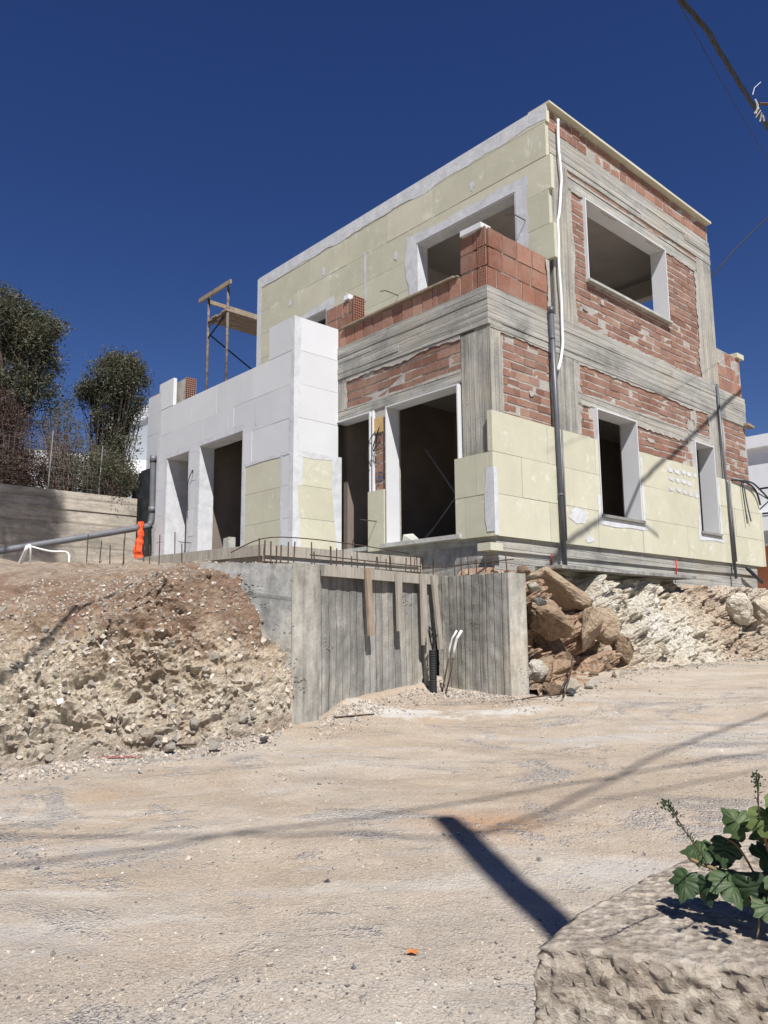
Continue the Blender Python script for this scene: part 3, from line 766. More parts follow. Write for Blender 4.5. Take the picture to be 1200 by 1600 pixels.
# -- left ground facade
m = MB().mat('mortar'); wallbox(m, FL, .49, 3.3, 1.2, 4.10, [D1, D2, (.49, .53, 1.2, 3.4)], 0, -TH)
bricks(m, FL, .5, 3.18, 3.55, 4.12, course=.14)
bricks(m, FL, 2.09, 2.33, 1.3, 3.0, course=.155)
part(m, 'brick_wall')
m = MB().mat('tan_block'); FL.box(m, 2.11, 2.33, .02, 0, 3.02, 3.26); part(m, 'filler_block')
m = MB().mat('bluemark')
for q in ((2.14, 2.28, 2.29, 2.305), (2.20, 2.215, 2.22, 2.40)): FL.box(m, q[0], q[1], .0215, .015, q[2], q[3])
part(m, 'level_mark')
# columns
for (f, a0, a1, z0, z1, d) in [(FL, -0.004, .49, 1.2, 4.07, .012), (FR, 0.004, .24, 1.2, 4.07, .016), (FR, 1.43, 2.05, 1.2, 4.07, .02), (FR, 1.585, 2.05, 4.665, 7.25, .02), (FR, 6.50, 7.00, 1.2, 4.07, .018)]:
    m = MB().mat('conc_v'); f.box(m, a0, a1, d, -.26, z0, z1); part(m, 'concrete_column')
m = MB().mat('conc_v'); FR.box(m, 6.42, 7.03, .016, -.26, 4.665, 7.25); part(m, 'concrete_column')
m = MB().mat('conc_v'); FL.box(m, 3.08, 3.29, .012, -.26, 3.56, 4.10); part(m, 'concrete_column')
# floor beam, two runs, made of real plank prints
def plankband(f, a0, a1, z0, z1, d, n, name, mat='conc_h', th=.27):
    m = MB().mat(mat); h = (z1 - z0) / n
    for i in range(n):
        a = a0
        while a < a1 - 0.01:
            l = random.uniform(1.6, 3.0); b = min(a1, a + l)
            if a1 - b < .4: b = a1
            f.box(m, a, b, d + random.uniform(-.006, .006), -th, z0 + i * h + random.uniform(0, .003), z0 + (i + 1) * h); a = b
    return part(m, name)
plankband(FR, 0.02, 8.16, 4.07, 4.66, .03, 6, 'concrete_beam')
plankband(FL, -0.03, 3.29, 4.11, 4.655, .034, 6, 'concrete_beam')
plankband(FR, 1.585, 7.04, 7.25, 7.74, .022, 5, 'concrete_beam')
for f, a0, a1, z0, z1, d in [(FR, 2.06, 6.49, 3.41, 3.55, .014), (FL, .50, 3.28, 3.41, 3.54, .016), (FR, 2.06, 6.40, 6.95, 7.12, .010)]:
    m = MB().mat('conc_h'); f.box(m, a0, a1, d, -.26, z0, z1); part(m, 'lintel')
m = Each('mortar_smear', 'mortar')
for k, (f, p, sd, a, b_) in enumerate([(FR, [(.24, 2.9), (.24, 4.0)], (1, 0), .01, .06), (FR, [(1.43, 2.9), (1.43, 4.0)], (-1, 0), .02, .10), (FR, [(2.05, 2.9), (2.05, 4.05)], (1, 0), .02, .16),
        (FR, [(6.50, 3.4), (6.50, 4.05)], (-1, 0), .03, .16), (FR, [(7.0, 2.8), (7.0, 4.05)], (1, 0), .03, .14), (FR, [(2.05, 4.07), (6.5, 4.07)], (0, -1), .01, .07), (FR, [(.24, 4.07), (1.43, 4.07)], (0, -1), .01, .07),
        (FR, [(2.05, 4.70), (2.05, 6.95)], (1, 0), .02, .14), (FR, [(6.42, 4.7), (6.42, 6.95)], (-1, 0), .03, .20), (FR, [(2.05, 6.95), (6.42, 6.95)], (0, -1), .01, .09), (FR, [(2.05, 7.13), (6.42, 7.13)], (0, 1), .01, .07),
        (FR, [(2.05, 4.66), (6.42, 4.66)], (0, 1), .01, .08), (FL, [(.5, 4.10), (3.1, 4.10)], (0, -1), .01, .10), (FL, [(.5, 3.55), (3.1, 3.55)], (0, 1), .01, .05), (FL, [(3.08, 3.56), (3.08, 4.1)], (-1, 0), .02, .10),
        (FR, [(2.06, 3.55), (6.49, 3.55)], (0, 1), .01, .06), (FR, [(2.06, 3.41), (2.4, 3.41)], (0, -1), .01, .08), (FR, [(3.7, 3.41), (5.6, 3.41)], (0, -1), .01, .10), (FR, [(1.46, 4.66), (1.46, 5.5)], (-1, 0), .05, .15)]):
    smear_strip(m, f, p, a, b_, sd, .0135 if k != 18 else .014, th=.006, seed=200 + k, step=.035)
for v, z, a, b_ in ((5.75, 3.62, .18, .16), (5.85, 3.85, .12, .14), (2.9, 5.25, .06, .05), (.9, 3.3, .05, .04), (4.2, 3.15, .12, .04), (2.4, 5.0, .07, .03)): smear_blob(m, FR, v, z, a, b_, .0135, th=.006, seed=v * 3)
# slabs / ceilings
m = MB().mat('ceiling'); m.box(.28, 8.0, .28, 7.9, 4.12, 4.60); m.box(-.66, .26, 3.5, 7.7, 4.12, 4.40); part(m, 'ceiling_slab')
m = MB().mat('interior_up'); m.box(1.8, 6.95, .28, 7.6, 7.30, 7.55); part(m, 'roof_slab')
# -- tower right facade
m = MB().mat('mortar'); wallbox(m, FR, 1.585, 7.03, 4.66, 8.10, [TR], 0, -TH)
bricks(m, FR, 2.07, 6.40, 4.70, 6.93, [TR], course=.125)
bricks(m, FR, 2.06, 6.42, 7.13, 7.245)
bricks(m, FR, 1.60, 7.02, 7.76, 8.10, course=.18, L=(.2, .34), matn='bigbrick')
part(m, 'brick_wall')
# tower left facade core and the two unseen walls
m = MB().mat('interior_up'); wallbox(m, FTL, TH + .002, 7.98, 4.66, 8.09, [TL, TL2], 0, -.2)
m.box(6.8, 7.03, .26, 1.0, 4.66, 8.0); m.box(6.8, 7.03, 2.4, 7.8, 4.66, 8.0); m.box(6.8, 7.03, 1.0, 2.4, 4.66, 5.3); m.box(6.8, 7.03, 1.0, 2.4, 6.95, 8.0)
m.box(1.72, 6.79, 7.6, 7.84, 4.66, 8.0); m.box(1.72, 6.79, 3.9, 4.0, 4.66, 7.3); part(m, 'inner_wall')
# ground interior walls
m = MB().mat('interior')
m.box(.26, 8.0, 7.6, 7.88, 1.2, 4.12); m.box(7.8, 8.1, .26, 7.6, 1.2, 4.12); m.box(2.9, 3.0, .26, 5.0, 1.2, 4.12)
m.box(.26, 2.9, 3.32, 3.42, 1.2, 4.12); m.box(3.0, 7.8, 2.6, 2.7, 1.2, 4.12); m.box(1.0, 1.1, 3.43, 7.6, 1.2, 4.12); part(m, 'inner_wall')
for a, z in ((1.05, 2.75), (1.62, 2.78), (1.85, 2.0), (2.75, 3.1), (2.85, 1.75)):
    m = MB().mat('dark'); m.box(2.885, 2.899, a, a + .09, z, z + .07); part(m, 'socket_hole')  # dark block on the wall in place of a shaded hole
# -- extension (white block)
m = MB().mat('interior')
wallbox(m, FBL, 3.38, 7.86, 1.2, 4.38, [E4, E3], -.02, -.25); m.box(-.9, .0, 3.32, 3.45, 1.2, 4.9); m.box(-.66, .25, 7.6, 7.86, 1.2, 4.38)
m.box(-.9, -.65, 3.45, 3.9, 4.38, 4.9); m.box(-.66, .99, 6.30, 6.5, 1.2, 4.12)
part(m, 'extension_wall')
m = MB(); boards(m, FBL, 3.22, 7.93, 2.77, 4.43, [E4, E3], matn='eps', d0=.0, d1=-.07, bh=.553, gap=.004)
boards(m, FBL, 4.60, 7.93, 1.20, 2.77, [E4, E3], matn='eps', d0=.0, d1=-.07, bh=.55)
boards(m, FBL, 3.22, 3.52, 1.20, 2.77, [], matn='eps', d0=.0, d1=-.07, bh=.55)
boards(m, FBL, 3.22, 3.94, 4.433, 5.0, [], matn='eps', d0=.0, d1=-.07)
boards(m, FBL, 7.33, 7.93, 4.433, 5.0, [], matn='eps', d0=.0, d1=-.07)
part(m, 'white_insulation_boards')
m = MB(); boards(m, FBL, 3.524, 4.597, 1.20, 2.767, [], matn='xps', d0=.001, d1=-.07, bh=.55); part(m, 'yellow_insulation_boards')
m = MB(); boards(m, FBR, -.918, -.02, 2.77, 5.0, [], matn='eps', d0=.08, d1=.0, bh=.56, bw=2)
part(m, 'white_insulation_boards')
m = MB().mat('eps'); m.box(-.848, -.1, 3.45, 3.93, 4.92, 4.998); part(m, 'pillar_top')
m = MB(); boards(m, FBR, -.85, .05, 1.20, 2.767, [], matn='xps', d0=.079, d1=.0, bh=.52, bw=2); part(m, 'yellow_insulation_boards')
m = Each('base_coat_smear', 'plaster')
smear_strip(m, FBR, [(-.922, 1.2), (-.922, 4.99)], .05, .16, (1, 0), .083, seed=1)
smear_strip(m, FBR, [(-.922, 1.2), (-.922, 2.8)], .12, .26, (1, 0), .080, seed=2)
smear_strip(m, FBL, [(3.22, 1.2), (3.22, 4.99)], .06, .16, (1, 0), .003, seed=3)
smear_strip(m, FBL, [(3.5, 1.2), (3.5, 2.75)], .03, .10, (1, 0), .004, seed=33)
smear_strip(m, FBR, [(-.9, 2.80), (.03, 2.78)], .04, .12, (0, -1), .082, seed=4)
smear_strip(m, FBR, [(.05, 1.2), (.05, 2.8)], .06, .28, (-1, 0), .081, seed=44)
smear_strip(m, FBL, [(3.3, 2.80), (4.6, 2.78)], .03, .07, (0, -1), .004, seed=5)
for h, s in ((E4, 6), (E3, 7)):
    smear_strip(m, FBL, [(h[0], h[3]), (h[1], h[3])], .06, .16, (0, 1), .005, seed=s)
    smear_strip(m, FBL, [(h[0], h[2]), (h[0], h[3] + .1)], .05, .12, (-1, 0), .0055, seed=s + 10)
    smear_strip(m, FBL, [(h[1], h[2]), (h[1], h[3] + .1)], .05, .12, (1, 0), .0055, seed=s + 20)
smear_strip(m, FBL, [(7.93, 1.2), (7.93, 4.99)], .05, .14, (-1, 0), .0035, seed=9)
for k in range(9):
    smear_strip(m, FBL, [(4.3 + .45 * k, 3.42 + .5 * (k % 2)), (4.3 + .45 * k, 3.8 + .5 * (k % 2))], .01, .035, (1, 0), .003, seed=50 + k)
# parapet bricks of the extension
def perforated(m, f, a0, a1, z0, z1, d):
    m.mat('dark'); f.box(m, a0, a1, d - .012, d - .03, z0, z1)  # dark backing plate painted in for shade behind the lattice
    m.mat('bigbrick'); m.tone = .5; na = 5; nz = max(2, round((z1 - z0) / .045))
    for i in range(na + 1):
        a = a0 + (a1 - a0) * i / na; f.box(m, a - .006, a + .006, d, d - .02, z0, z1)
    for i in range(nz + 1):
        z = z0 + (z1 - z0) * i / nz; f.box(m, a0, a1, d - .001, d - .02, z - .006, z + .006)
m = MB().mat('mortar'); m.box(-.78, -.58, 7.1, 7.86, 4.38, 4.96)
bricks(m, F('R', 7.1), -.78, -.58, 4.40, 4.96, course=.28, L=(.3, .4), matn='bigbrick')
perforated(m, F('R', 7.07), -.79, -.57, 4.44, 4.97, .0)
m.mat('mortar'); m.box(-.56, 1.3, 7.55, 7.75, 4.38, 4.82); bricks(m, F('R', 7.55), -.56, 1.3, 4.40, 4.82, course=.21, L=(.24, .34), matn='bigbrick')
part(m, 'parapet_bricks')
m = MB().mat('eps'); m.box(-.55, -.47, 3.6, 7.1, 4.2, 4.36); part(m, 'parapet_inner_board')
# rear wing
m = MB().mat('interior'); m.box(.08, 7.6, 7.98, 10.35, .5, 4.5); part(m, 'rear_wing_wall')
m = MB(); boards(m, F('L', 0.0), 7.96, 10.42, 1.2, 4.52, [], matn='eps', d0=.0, d1=-.07)
m.mat('eps'); m.box(.0, .30, 9.86, 10.42, 4.525, 5.46); part(m, 'white_insulation_boards')
m = MB().mat('xps'); m.box(.02, .28, 9.83, 9.858, 4.53, 5.44); m.mat('bigbrick').box(.03, .26, 9.88, 10.4, 5.462, 5.50); part(m, 'pillar_side_board')

# -- yellow boards, right facade
m = MB()
boards(m, FR, -.08, 2.455, 1.19, 2.87, hR, shift=.0, bw=1.22)
boards(m, FR, 2.455, 3.665, 1.19, 1.70, hR)
boards(m, FR, 3.665, 5.69, 1.19, 2.87, hR, shift=.3)
boards(m, FR, 5.69, 6.47, 1.19, 1.70, hR)
boards(m, FR, 6.47, 8.36, 1.19, 2.80, hR, shift=.2, bw=1.0)
FR.box(m, 8.362, 8.46, .08, 0, 1.2, 2.30)
part(m, 'yellow_insulation_boards')
m = MB(); boards(m, FL, .002, .60, 1.19, 2.31, [], bw=.42, d0=.08, d1=.0); FL.box(m, -.0005, -.03 + .001, .08, -.0, 2.32, 2.87); part(m, 'yellow_insulation_boards')
m = MB(); boards(m, FL, 2.05, 2.42, 1.17, 2.10, [], bw=.5, bh=.93, d0=.08, d1=.0); part(m, 'yellow_insulation_boards')
m = Each('glue_smear', 'plaster')
for h, s in ((WA, 61), (WB, 62)):
    z0 = h[2] - .04
    smear_strip(m, FR, [(h[0] - .1, z0 - .02), (h[1] + .15, z0 - .02)], .05, .14, (0, -1), .0835, seed=s)
    smear_strip(m, FR, [(h[1] + .03, h[2] - .1), (h[1] + .03, 2.78)], .03, .10, (1, 0), .0835, seed=s + 2)
    smear_strip(m, FR, [(h[0] - .02, h[2] - .1), (h[0] - .02, 2.0)], .02, .12, (-1, 0), .084, seed=s + 3)
smear_blob(m, FR, 1.85, 1.62, .24, .10, .0838, seed=4)
smear_blob(m, FR, 2.1, 1.30, .10, .05, .0838, seed=5)
smear_strip(m, FR, [(-.079, 1.2), (-.079, 2.1)], .05, .11, (1, 0), .0838, seed=70)
smear_strip(m, FL, [(-.083, 1.25), (-.083, 2.1)], .07, .20, (1, 0), .0838, seed=71)
for r in range(3):
    for c in range(5):
        if (r, c) in ((1, 4),): continue
        smear_blob(m, FR, 4.72 + c * .22 + random.uniform(-.03, .03), 2.70 - r * .17 + random.uniform(-.02, .02), .06 + .04 * random.random(), .042, .0838, seed=r * 7 + c)
m = MB().mat('xps'); m.box(-.22, .03, -.12, .10, .99, 1.09); o = part(m, 'insulation_offcut')

# -- tower left boards (stepped end at the corner)
m = MB(); HT = [TL, TL2, (-.3, .3, 4.6, 5.55)]
boards(m, FTL, -.03, 8.06, 4.99, 7.83, HT, d0=.08, d1=.0, bh=.568, ends=[0, -.07, .0, -.06, .01], bw=1.22)
boards(m, FTL, -.05, 8.06, 7.833, 8.12, HT, d0=.08, d1=.0, bh=.287, bw=1.22)
boards(m, FTL, -.03, 8.06, 4.66, 4.987, HT, d0=.08, d1=.0, bh=.33, bw=1.22)
part(m, 'yellow_insulation_boards')
m = MB().mat('eps'); m.box(1.50, 1.70, 8.062, 8.12, 4.66, 8.11); m.box(1.703, 6.9, 8.0, 8.1, 4.66, 8.10); part(m, 'white_insulation_boards')
m = Each('base_coat_smear', 'plaster')
smear_strip(m, FTL, [(-.04, 8.118), (8.05, 8.118)], .18, .34, (0, -1), .0835, seed=80, step=.06)
smear_strip(m, FTL, [(8.06, 4.7), (8.06, 8.1)], .08, .16, (-1, 0), .0838, seed=81)
for h, s in ((TL, 90), (TL2, 95)):
    smear_strip(m, FTL, [(h[0] - .25, h[3]), (h[1] + .25, h[3])], .10, .26, (0, 1), .0840, seed=s)
    smear_strip(m, FTL, [(h[0], 4.9), (h[0], h[3] + .15)], .12, .34, (-1, 0), .0845, seed=s + 1)
    smear_strip(m, FTL, [(h[1], 4.9), (h[1], h[3] + .15)], .12, .36, (1, 0), .0845, seed=s + 2)
smear_strip(m, FTL, [(4.25, 6.3), (4.25, 7.3)], .03, .10, (1, 0), .0838, seed=99)
for a, z in ((5.6, 7.4), (3.4, 6.9), (6.8, 7.1), (1.5, 7.45), (4.9, 6.1)): smear_blob(m, FTL, a, z, .05, .09, .0838, seed=a)

# -- linings of the openings
def lining(f, h, dpro, depth, mat='eps', sill=None, bottom=False, name='window_opening', t=.018, sides='lrt'):
    a0, a1, z0, z1 = h; m = MB().mat(mat)
    if 'l' in sides: f.box(m, a0 - .002, a0 + t, dpro, -depth, z0, z1)
    if 'r' in sides: f.box(m, a1 - t, a1 + .002, dpro, -depth, z0, z1)
    if 't' in sides: f.box(m, a0 + t + .001, a1 - t - .001, dpro - .002, -depth + .002, z1 - t, z1 + .002)
    o = part(m, name)
    if sill:
        m = MB().mat(sill); f.box(m, a0 - .02, a1 + .03, dpro + .035, -depth, z0 - .045, z0 - .002)
        m.build('window_sill', o)
    return o
M['sillgrey'] = plain('grey_mortar_sill', (0.24, 0.235, 0.225), .9, .15, 6)
lining(FR, WA, .085, .22, sill='sillgrey'); lining(FR, WB, .085, .22, sill='sillgrey')
lining(FR, TR, .06, .24, sill='lime', t=.02)
lining(FL, D2, .065, .20, name='door_opening', sides='lrt'); lining(FL, D1, .05, .20, name='door_opening', sides='lt')
lining(FL, (2.33, 2.40, 1.27, 3.39), .05, .2, name='door_opening', sides='l')
lining(FBL, E4, .0, .30, mat='plaster', name='door_opening'); lining(FBL, E3, .0, .48, mat='plaster', name='door_opening')
lining(FTL, TL, .08, .18, mat='plaster', t=.025); lining(FTL, TL2, .08, .18, mat='plaster', t=.025)
# -- roof coping board on the right side
m = MB().mat('xps'); 
for a0, a1 in ((1.506, 2.6), (2.603, 3.83), (3.833, 5.05), (5.053, 6.2), (6.203, 7.02)):
    m.tone = random.random(); m.box(a0, a1, -.11, .30, 8.122 if a0 < 1.6 else 8.112, 8.155 + random.uniform(-.002, .002))
part(m, 'roof_coping')
# -- balcony parapet
m = MB().mat('mortar')
m.box(.012, .19, .15, 3.26, 4.655, 4.965); m.box(.014, .19, .22, .47, 4.965, 5.52); m.box(.19, 1.44, .012, .2, 4.66, 5.545)
bricks(m, FL, .16, 3.26, 4.665, 4.965, course=.3, L=(.215, .235), gap=.022, d=.0, matn='bigbrick', wob=.003)
bricks(m, F('R', .012), .02, 1.43, 4.665, 5.55, course=.295, L=(.28, .36), gap=.022, d=.012, matn='bigbrick', wob=.004)
bricks(m, FL, .14, .48, 4.975, 5.52, course=.275, L=(.3, .34), gap=.022, d=.0, matn='bigbrick')
for z0 in (4.665, 4.965, 5.26): perforated(m, FL, -.0 + .004, .14, z0 + .012, z0 + .275, .012)
part(m, 'balcony_parapet')
m = MB().mat('mortar'); m.box(.03, .21, 2.86, 3.62, 4.66, 5.47)
bricks(m, F('L', .03), 2.88, 3.62, 4.97, 5.47, course=.25, L=(.26, .33), d=.012, matn='bigbrick')
perforated(m, F('R', 2.83), .0, .22, 4.99, 5.48, .0)
part(m, 'balcony_parapet')
m = MB().mat('wood'); m.box(-.05, .22, .58, 3.1, 4.972, 5.0); m.box(-.03, .22, .52, .579, 4.975, 4.99); part(m, 'parapet_coping')
m = MB().mat('eps'); m.box(-.05, .16, .04, .42, 5.525, 5.60, .006); part(m, 'parapet_cap_block')
m = MB().mat('eps'); m.box(.0, .1, 2.98, 3.10, 5.472, 5.56, .008); part(m, 'parapet_cap_block')
# far right parapet
m = MB().mat('mortar'); m.box(7.035, 8.14, .014, .22, 4.665, 5.53); bricks(m, F('R', .014), 7.04, 8.14, 4.68, 5.53, course=.28, L=(.28, .34), matn='bigbrick')
part(m, 'balcony_parapet')
m = MB().mat('xps'); m.box(7.95, 8.27, -.04, .24, 5.533, 5.63, .006); part(m, 'parapet_cap_block')
m = MB().mat('wood'); m.bar((8.02, -.06, 4.10), (8.33, -.06, 4.08), .12, .05); part(m, 'batten_end')

# -- pipes and cables on the right facade
def rx(P, r, mat, name, n=10):
    m = MB().mat(mat); m.tube(P, r, n); return part(m, name, smooth=True)
o = rx([(1.34, -.10, 4.69), (1.345, -.115, 2.88), (1.35, -.145, .82)], .036, 'pvc', 'drain_pipe')
m = MB().mat('pvc')
m.tube([(1.34, -.10, 4.60), (1.34, -.10, 4.70)], .043, 10); m.tube([(1.34, -.103, 4.20), (1.34, -.103, 4.23)], .041, 10); m.tube([(1.348, -.13, 1.86), (1.348, -.13, 1.89)], .042, 10)
m.build('pipe_collar', o, smooth=True)
rx([(1.40, -.155, 2.86), (1.405, -.15, 1.22)], .014, 'pvc_lt', 'thin_conduit')
o = rx([(6.84, -.06, 4.70), (6.86, -.08, 2.85), (6.90, -.125, .9)], .026, 'pvc', 'drain_pipe')
rx([(6.93, -.12, 2.80), (6.97, -.12, 1.22)], .018, 'pvc_lt', 'thin_conduit')
wob = []
for x, z in [(1.76, 7.95), (1.755, 7.7), (1.74, 7.39), (1.79, 6.98), (1.76, 6.75), (1.71, 6.46), (1.65, 6.25), (1.63, 6.17), (1.625, 5.8), (1.61, 5.43), (1.63, 5.0), (1.64, 4.62), (1.64, 4.4), (1.62, 4.21), (1.56, 3.95), (1.47, 3.76)]:
    wob.append((x + random.uniform(-.008, .008), -.08 + random.uniform(-.015, .01), z))
def smoothpath(P, k=4):
    P = [Vector(p) for p in P]; Q = []
    for i in range(len(P) - 1):
        p0, p1, p2, p3 = P[max(i - 1, 0)], P[i], P[i + 1], P[min(i + 2, len(P) - 1)]
        for j in range(k):
            t = j / k; Q.append(0.5 * ((2 * p1) + (p2 - p0) * t + (2 * p0 - 5 * p1 + 4 * p2 - p3) * t * t + (3 * p1 - p0 - 3 * p2 + p3) * t ** 3))
    Q.append(P[-1]); return Q
rx(smoothpath(wob), .022, 'whiteplastic', 'hanging_conduit', 8)
for (v, z0, z1) in ((1.19, .80, 1.03), (4.77, .80, 1.14)):
    rx([(v, -.03, z0), (v, -.045, z1)], .012, 'redpipe', 'red_conduit', 6)
# black conduits at the far right end
rx(smoothpath([(7.1, -.10, 2.82), (7.5, -.13, 2.84), (7.9, -.13, 2.80), (8.15, -.13, 2.68), (8.3, -.12, 2.45)]), .02, 'blueconduit', 'loose_conduit', 7)
rx(smoothpath([(7.3, -.10, 2.84), (7.9, -.14, 2.86), (8.4, -.13, 2.74), (8.75, -.12, 2.62)]), .018, 'blueconduit', 'loose_conduit', 7)
rx(smoothpath([(7.48, -.12, 2.82), (7.52, -.13, 2.4), (7.58, -.13, 2.0)]), .012, 'blueconduit', 'loose_conduit', 6)
rx(smoothpath([(7.56, -.12, 2.82), (7.64, -.13, 2.4), (7.76, -.13, 2.06)]), .014, 'pvc', 'loose_conduit', 6)
rx([(7.35, -.15, 1.12), (8.0, -.15, .86)], .035, 'blueconduit', 'loose_conduit', 8)
# steel hooks on the facades
def hook(f, a, z, d, da, dz, d2=.30):
    m = MB().mat('rust'); p0 = f.p(a, d, z); p1 = f.p(a + da, d + d2, z + dz); p2 = f.p(a + da + .12, d + d2 + .02, z + dz + .02)
    m.tube([p0, p1, p2], .008, 6); part(m, 'wall_hook')
hook(FTL, .42, 6.35, .08, 0, .0, .32); hook(FTL, 3.35, 6.1, .08, 0, .0, .32); hook(FTL, 4.95, 5.6, .08, 0, 0, .15)
hook(FL, 2.22, 1.62, .08, .0, 0, .2); hook(FBL, 6.42, 1.60, .0, 0, 0, .16)
m = MB().mat('cable')
for k in range(3): m.tube(smoothpath([FL.p(2.3, .0, 2.95), FL.p(2.22 - .04 * k, .08, 2.98 + .05 * k), FL.p(2.12 + .08 * k, .10, 2.84 - .05 * k), FL.p(2.3 - .1 * k, .07, 2.74)]), .006, 5)
m.tube(smoothpath([FL.p(2.30, .02, 3.05), FL.p(2.36, .09, 2.9), FL.p(2.38, .1, 2.65), FL.p(2.36, .07, 2.5)]), .006, 5)
part(m, 'electric_wires')
m = MB().mat('cable'); m.tube(smoothpath([FBL.p(6.42, .01, 2.9), FBL.p(6.36, .05, 2.95), FBL.p(6.5, .06, 2.7), FBL.p(6.48, .05, 2.2)]), .008, 5)
part(m, 'electric_wires')

# terrace slab with cast edge
ts = empty('terrace_slab', C0, YAW)
tag(ts, 'thin raw concrete terrace slab in front of the white walls', 'terrace')
m = MB().mat('conc_h')
K = [(-2.78, 1.15), (-.02, 1.32), (-.02, 3.2), (-1.0, 3.2), (-1.0, 7.9), (-3.1, 7.9), (-3.15, 3.4)]
k = m.pts([(x, y, .80) for x, y in K] + [(x, y, 1.0) for x, y in K]); n = len(K)
m.face([k + n + i for i in range(n)]); m.face([k + i for i in range(n)][::-1])
for i in range(n): m.face([k + i, k + (i + 1) % n, k + n + (i + 1) % n, k + n + i])
m.build('slab', ts)
m = MB().mat('lime'); m.box(-.96, -.02, 3.32 + .0, 7.9, .85, 1.19); m.build('threshold', ts)
m = MB().mat('woodgrey')
m.bar((-2.80, 1.13, .93), (-.1, 1.30, .93), .02, .13); m.bar((-2.81, 1.16, .925), (-3.17, 3.5, .925), .02, .13)
m.build('edge_board', ts)
# concrete blinding ledge on the rocks
m = MB().mat('conc_wc')
for i in range(24):
    a0 = .85 + i * .16; a1 = a0 + .16
    e0, e1 = .42 + .05 * fr(a0 * 3, 1), .42 + .05 * fr(a1 * 3, 1)
    m.hexa([(a0, -e0, .79), (a1, -e1, .79), (a1, .0, .79), (a0, .0, .79), (a0, -e0, .835), (a1, -e1, .835), (a1, .0, .835), (a0, .0, .835)])
o = m.build('concrete_ledge'); o.location = C0; o.rotation_euler = (0, 0, YAW)
tag(o, 'thin pale concrete ledge on top of the ochre rocks under the facade', 'ledge')

# scaffold behind the extension
sc = empty('scaffold', B2W(1.5, 10.4, 4.5), YAW)
tag(sc, 'rusty steel scaffold tower with timber platform beside the upper storey', 'scaffold')
def sb(x, y, z): return (x - 1.5, y - 10.4, z - 4.5)
for x, y, z1 in ((1.5, 10.4, 8.5), (1.5, 9.45, 8.52), (4.2, 10.4, 8.4), (4.2, 9.45, 8.4)):
    m = MB().mat('scaf'); m.tube([sb(x, y, 4.5), sb(x, y, z1)], .035, 8); m.build('post', sc, smooth=True)
m = MB().mat('wood'); m.bar(sb(1.45, 10.80, 8.46), sb(1.45, 9.25, 8.46), .05, .11); m.build('guard_rail', sc)
m = MB().mat('wood'); m.bar(sb(1.5, 10.45, 8.35), sb(4.4, 10.45, 8.35), .05, .10); m.build('guard_rail', sc)
for k in range(4):
    m = MB().mat('wood'); y = 9.52 + k * .24; m.bar(sb(1.42 + .04 * (k % 2), y, 7.78), sb(4.5, y, 7.78), .23, .045); m.build('platform_plank', sc)
m = MB().mat('scaf'); m.bar(sb(1.5, 10.4, 7.70), sb(1.5, 9.45, 7.70), .04, .06); m.bar(sb(1.5, 10.4, 5.6), sb(1.5, 9.45, 5.6), .03, .03)
m.build('cross_bar', sc)
m = MB().mat('cable'); m.tube([sb(1.5, 10.43, 7.50), sb(4.2, 10.43, 6.15)], .02, 6); m.tube([sb(1.5, 10.4, 7.35), sb(1.5, 9.5, 7.72)], .02, 6); m.build('diagonal_brace', sc)

# prop and sheet inside the big opening
m = MB().mat('pvc_lt'); m.tube([B2W(1.3, 2.5, 3.0), B2W(1.3, 1.80, 2.1)], .018, 6)
tag(m.build('prop_rod'), 'thin diagonal rod leaning in the shade of the big ground floor opening, upper one', 'rod')
m = MB().mat('pvc_lt'); m.tube([B2W(1.28, 1.78, 2.13), B2W(1.2, 2.25, 1.62)], .014, 6); m.tube([B2W(1.2, 2.25, 1.62), B2W(1.17, 2.48, 1.42)], .026, 6)
tag(m.build('prop_rod'), 'broom-like rod with pale lower end standing in the big ground floor opening', 'rod')
m = MB().mat('lime'); m.hexa([B2W(.22, 1.98, 1.263), B2W(.45, 1.98, 1.263), B2W(.45, 1.65, 1.263), B2W(.22, 1.65, 1.263), B2W(.24, 1.97, 1.42), B2W(.45, 1.97, 1.45), B2W(.45, 1.85, 1.36), B2W(.24, 1.80, 1.34)])
tag(m.build('cement_sack'), 'pale slumped cement sack on the sill of the big opening', 'sack')
m = MB().mat('lime'); m.hexa([B2W(*p) for p in ((-.80, 5.30, 1.2), (-.66, 5.30, 1.2), (-.66, 5.48, 1.2), (-.80, 5.48, 1.2), (-.80, 5.30, 1.62), (-.66, 5.30, 1.62), (-.66, 5.48, 1.60), (-.80, 5.48, 1.60))])
tag(m.build('concrete_block'), 'small pale concrete block standing in the dark doorway of the white wall', 'block')

# ============================================================ LEFT SIDE: garden wall, pipe, sheet, fence
gw = empty('garden_wall', B2W(-.45, 9.5, 1.2), YAW)
tag(gw, 'long board marked concrete garden wall under the trees at left', 'garden wall')
m = MB().mat('conc_left'); m.box(-9.5, -.15, 0, .3, -.8, 1.66); m.build('wall', gw)
m = MB().mat('conc_left'); m.box(-9.5, -.153, -.02, .0, 1.28, 1.30); m.build('ledge_line', gw)
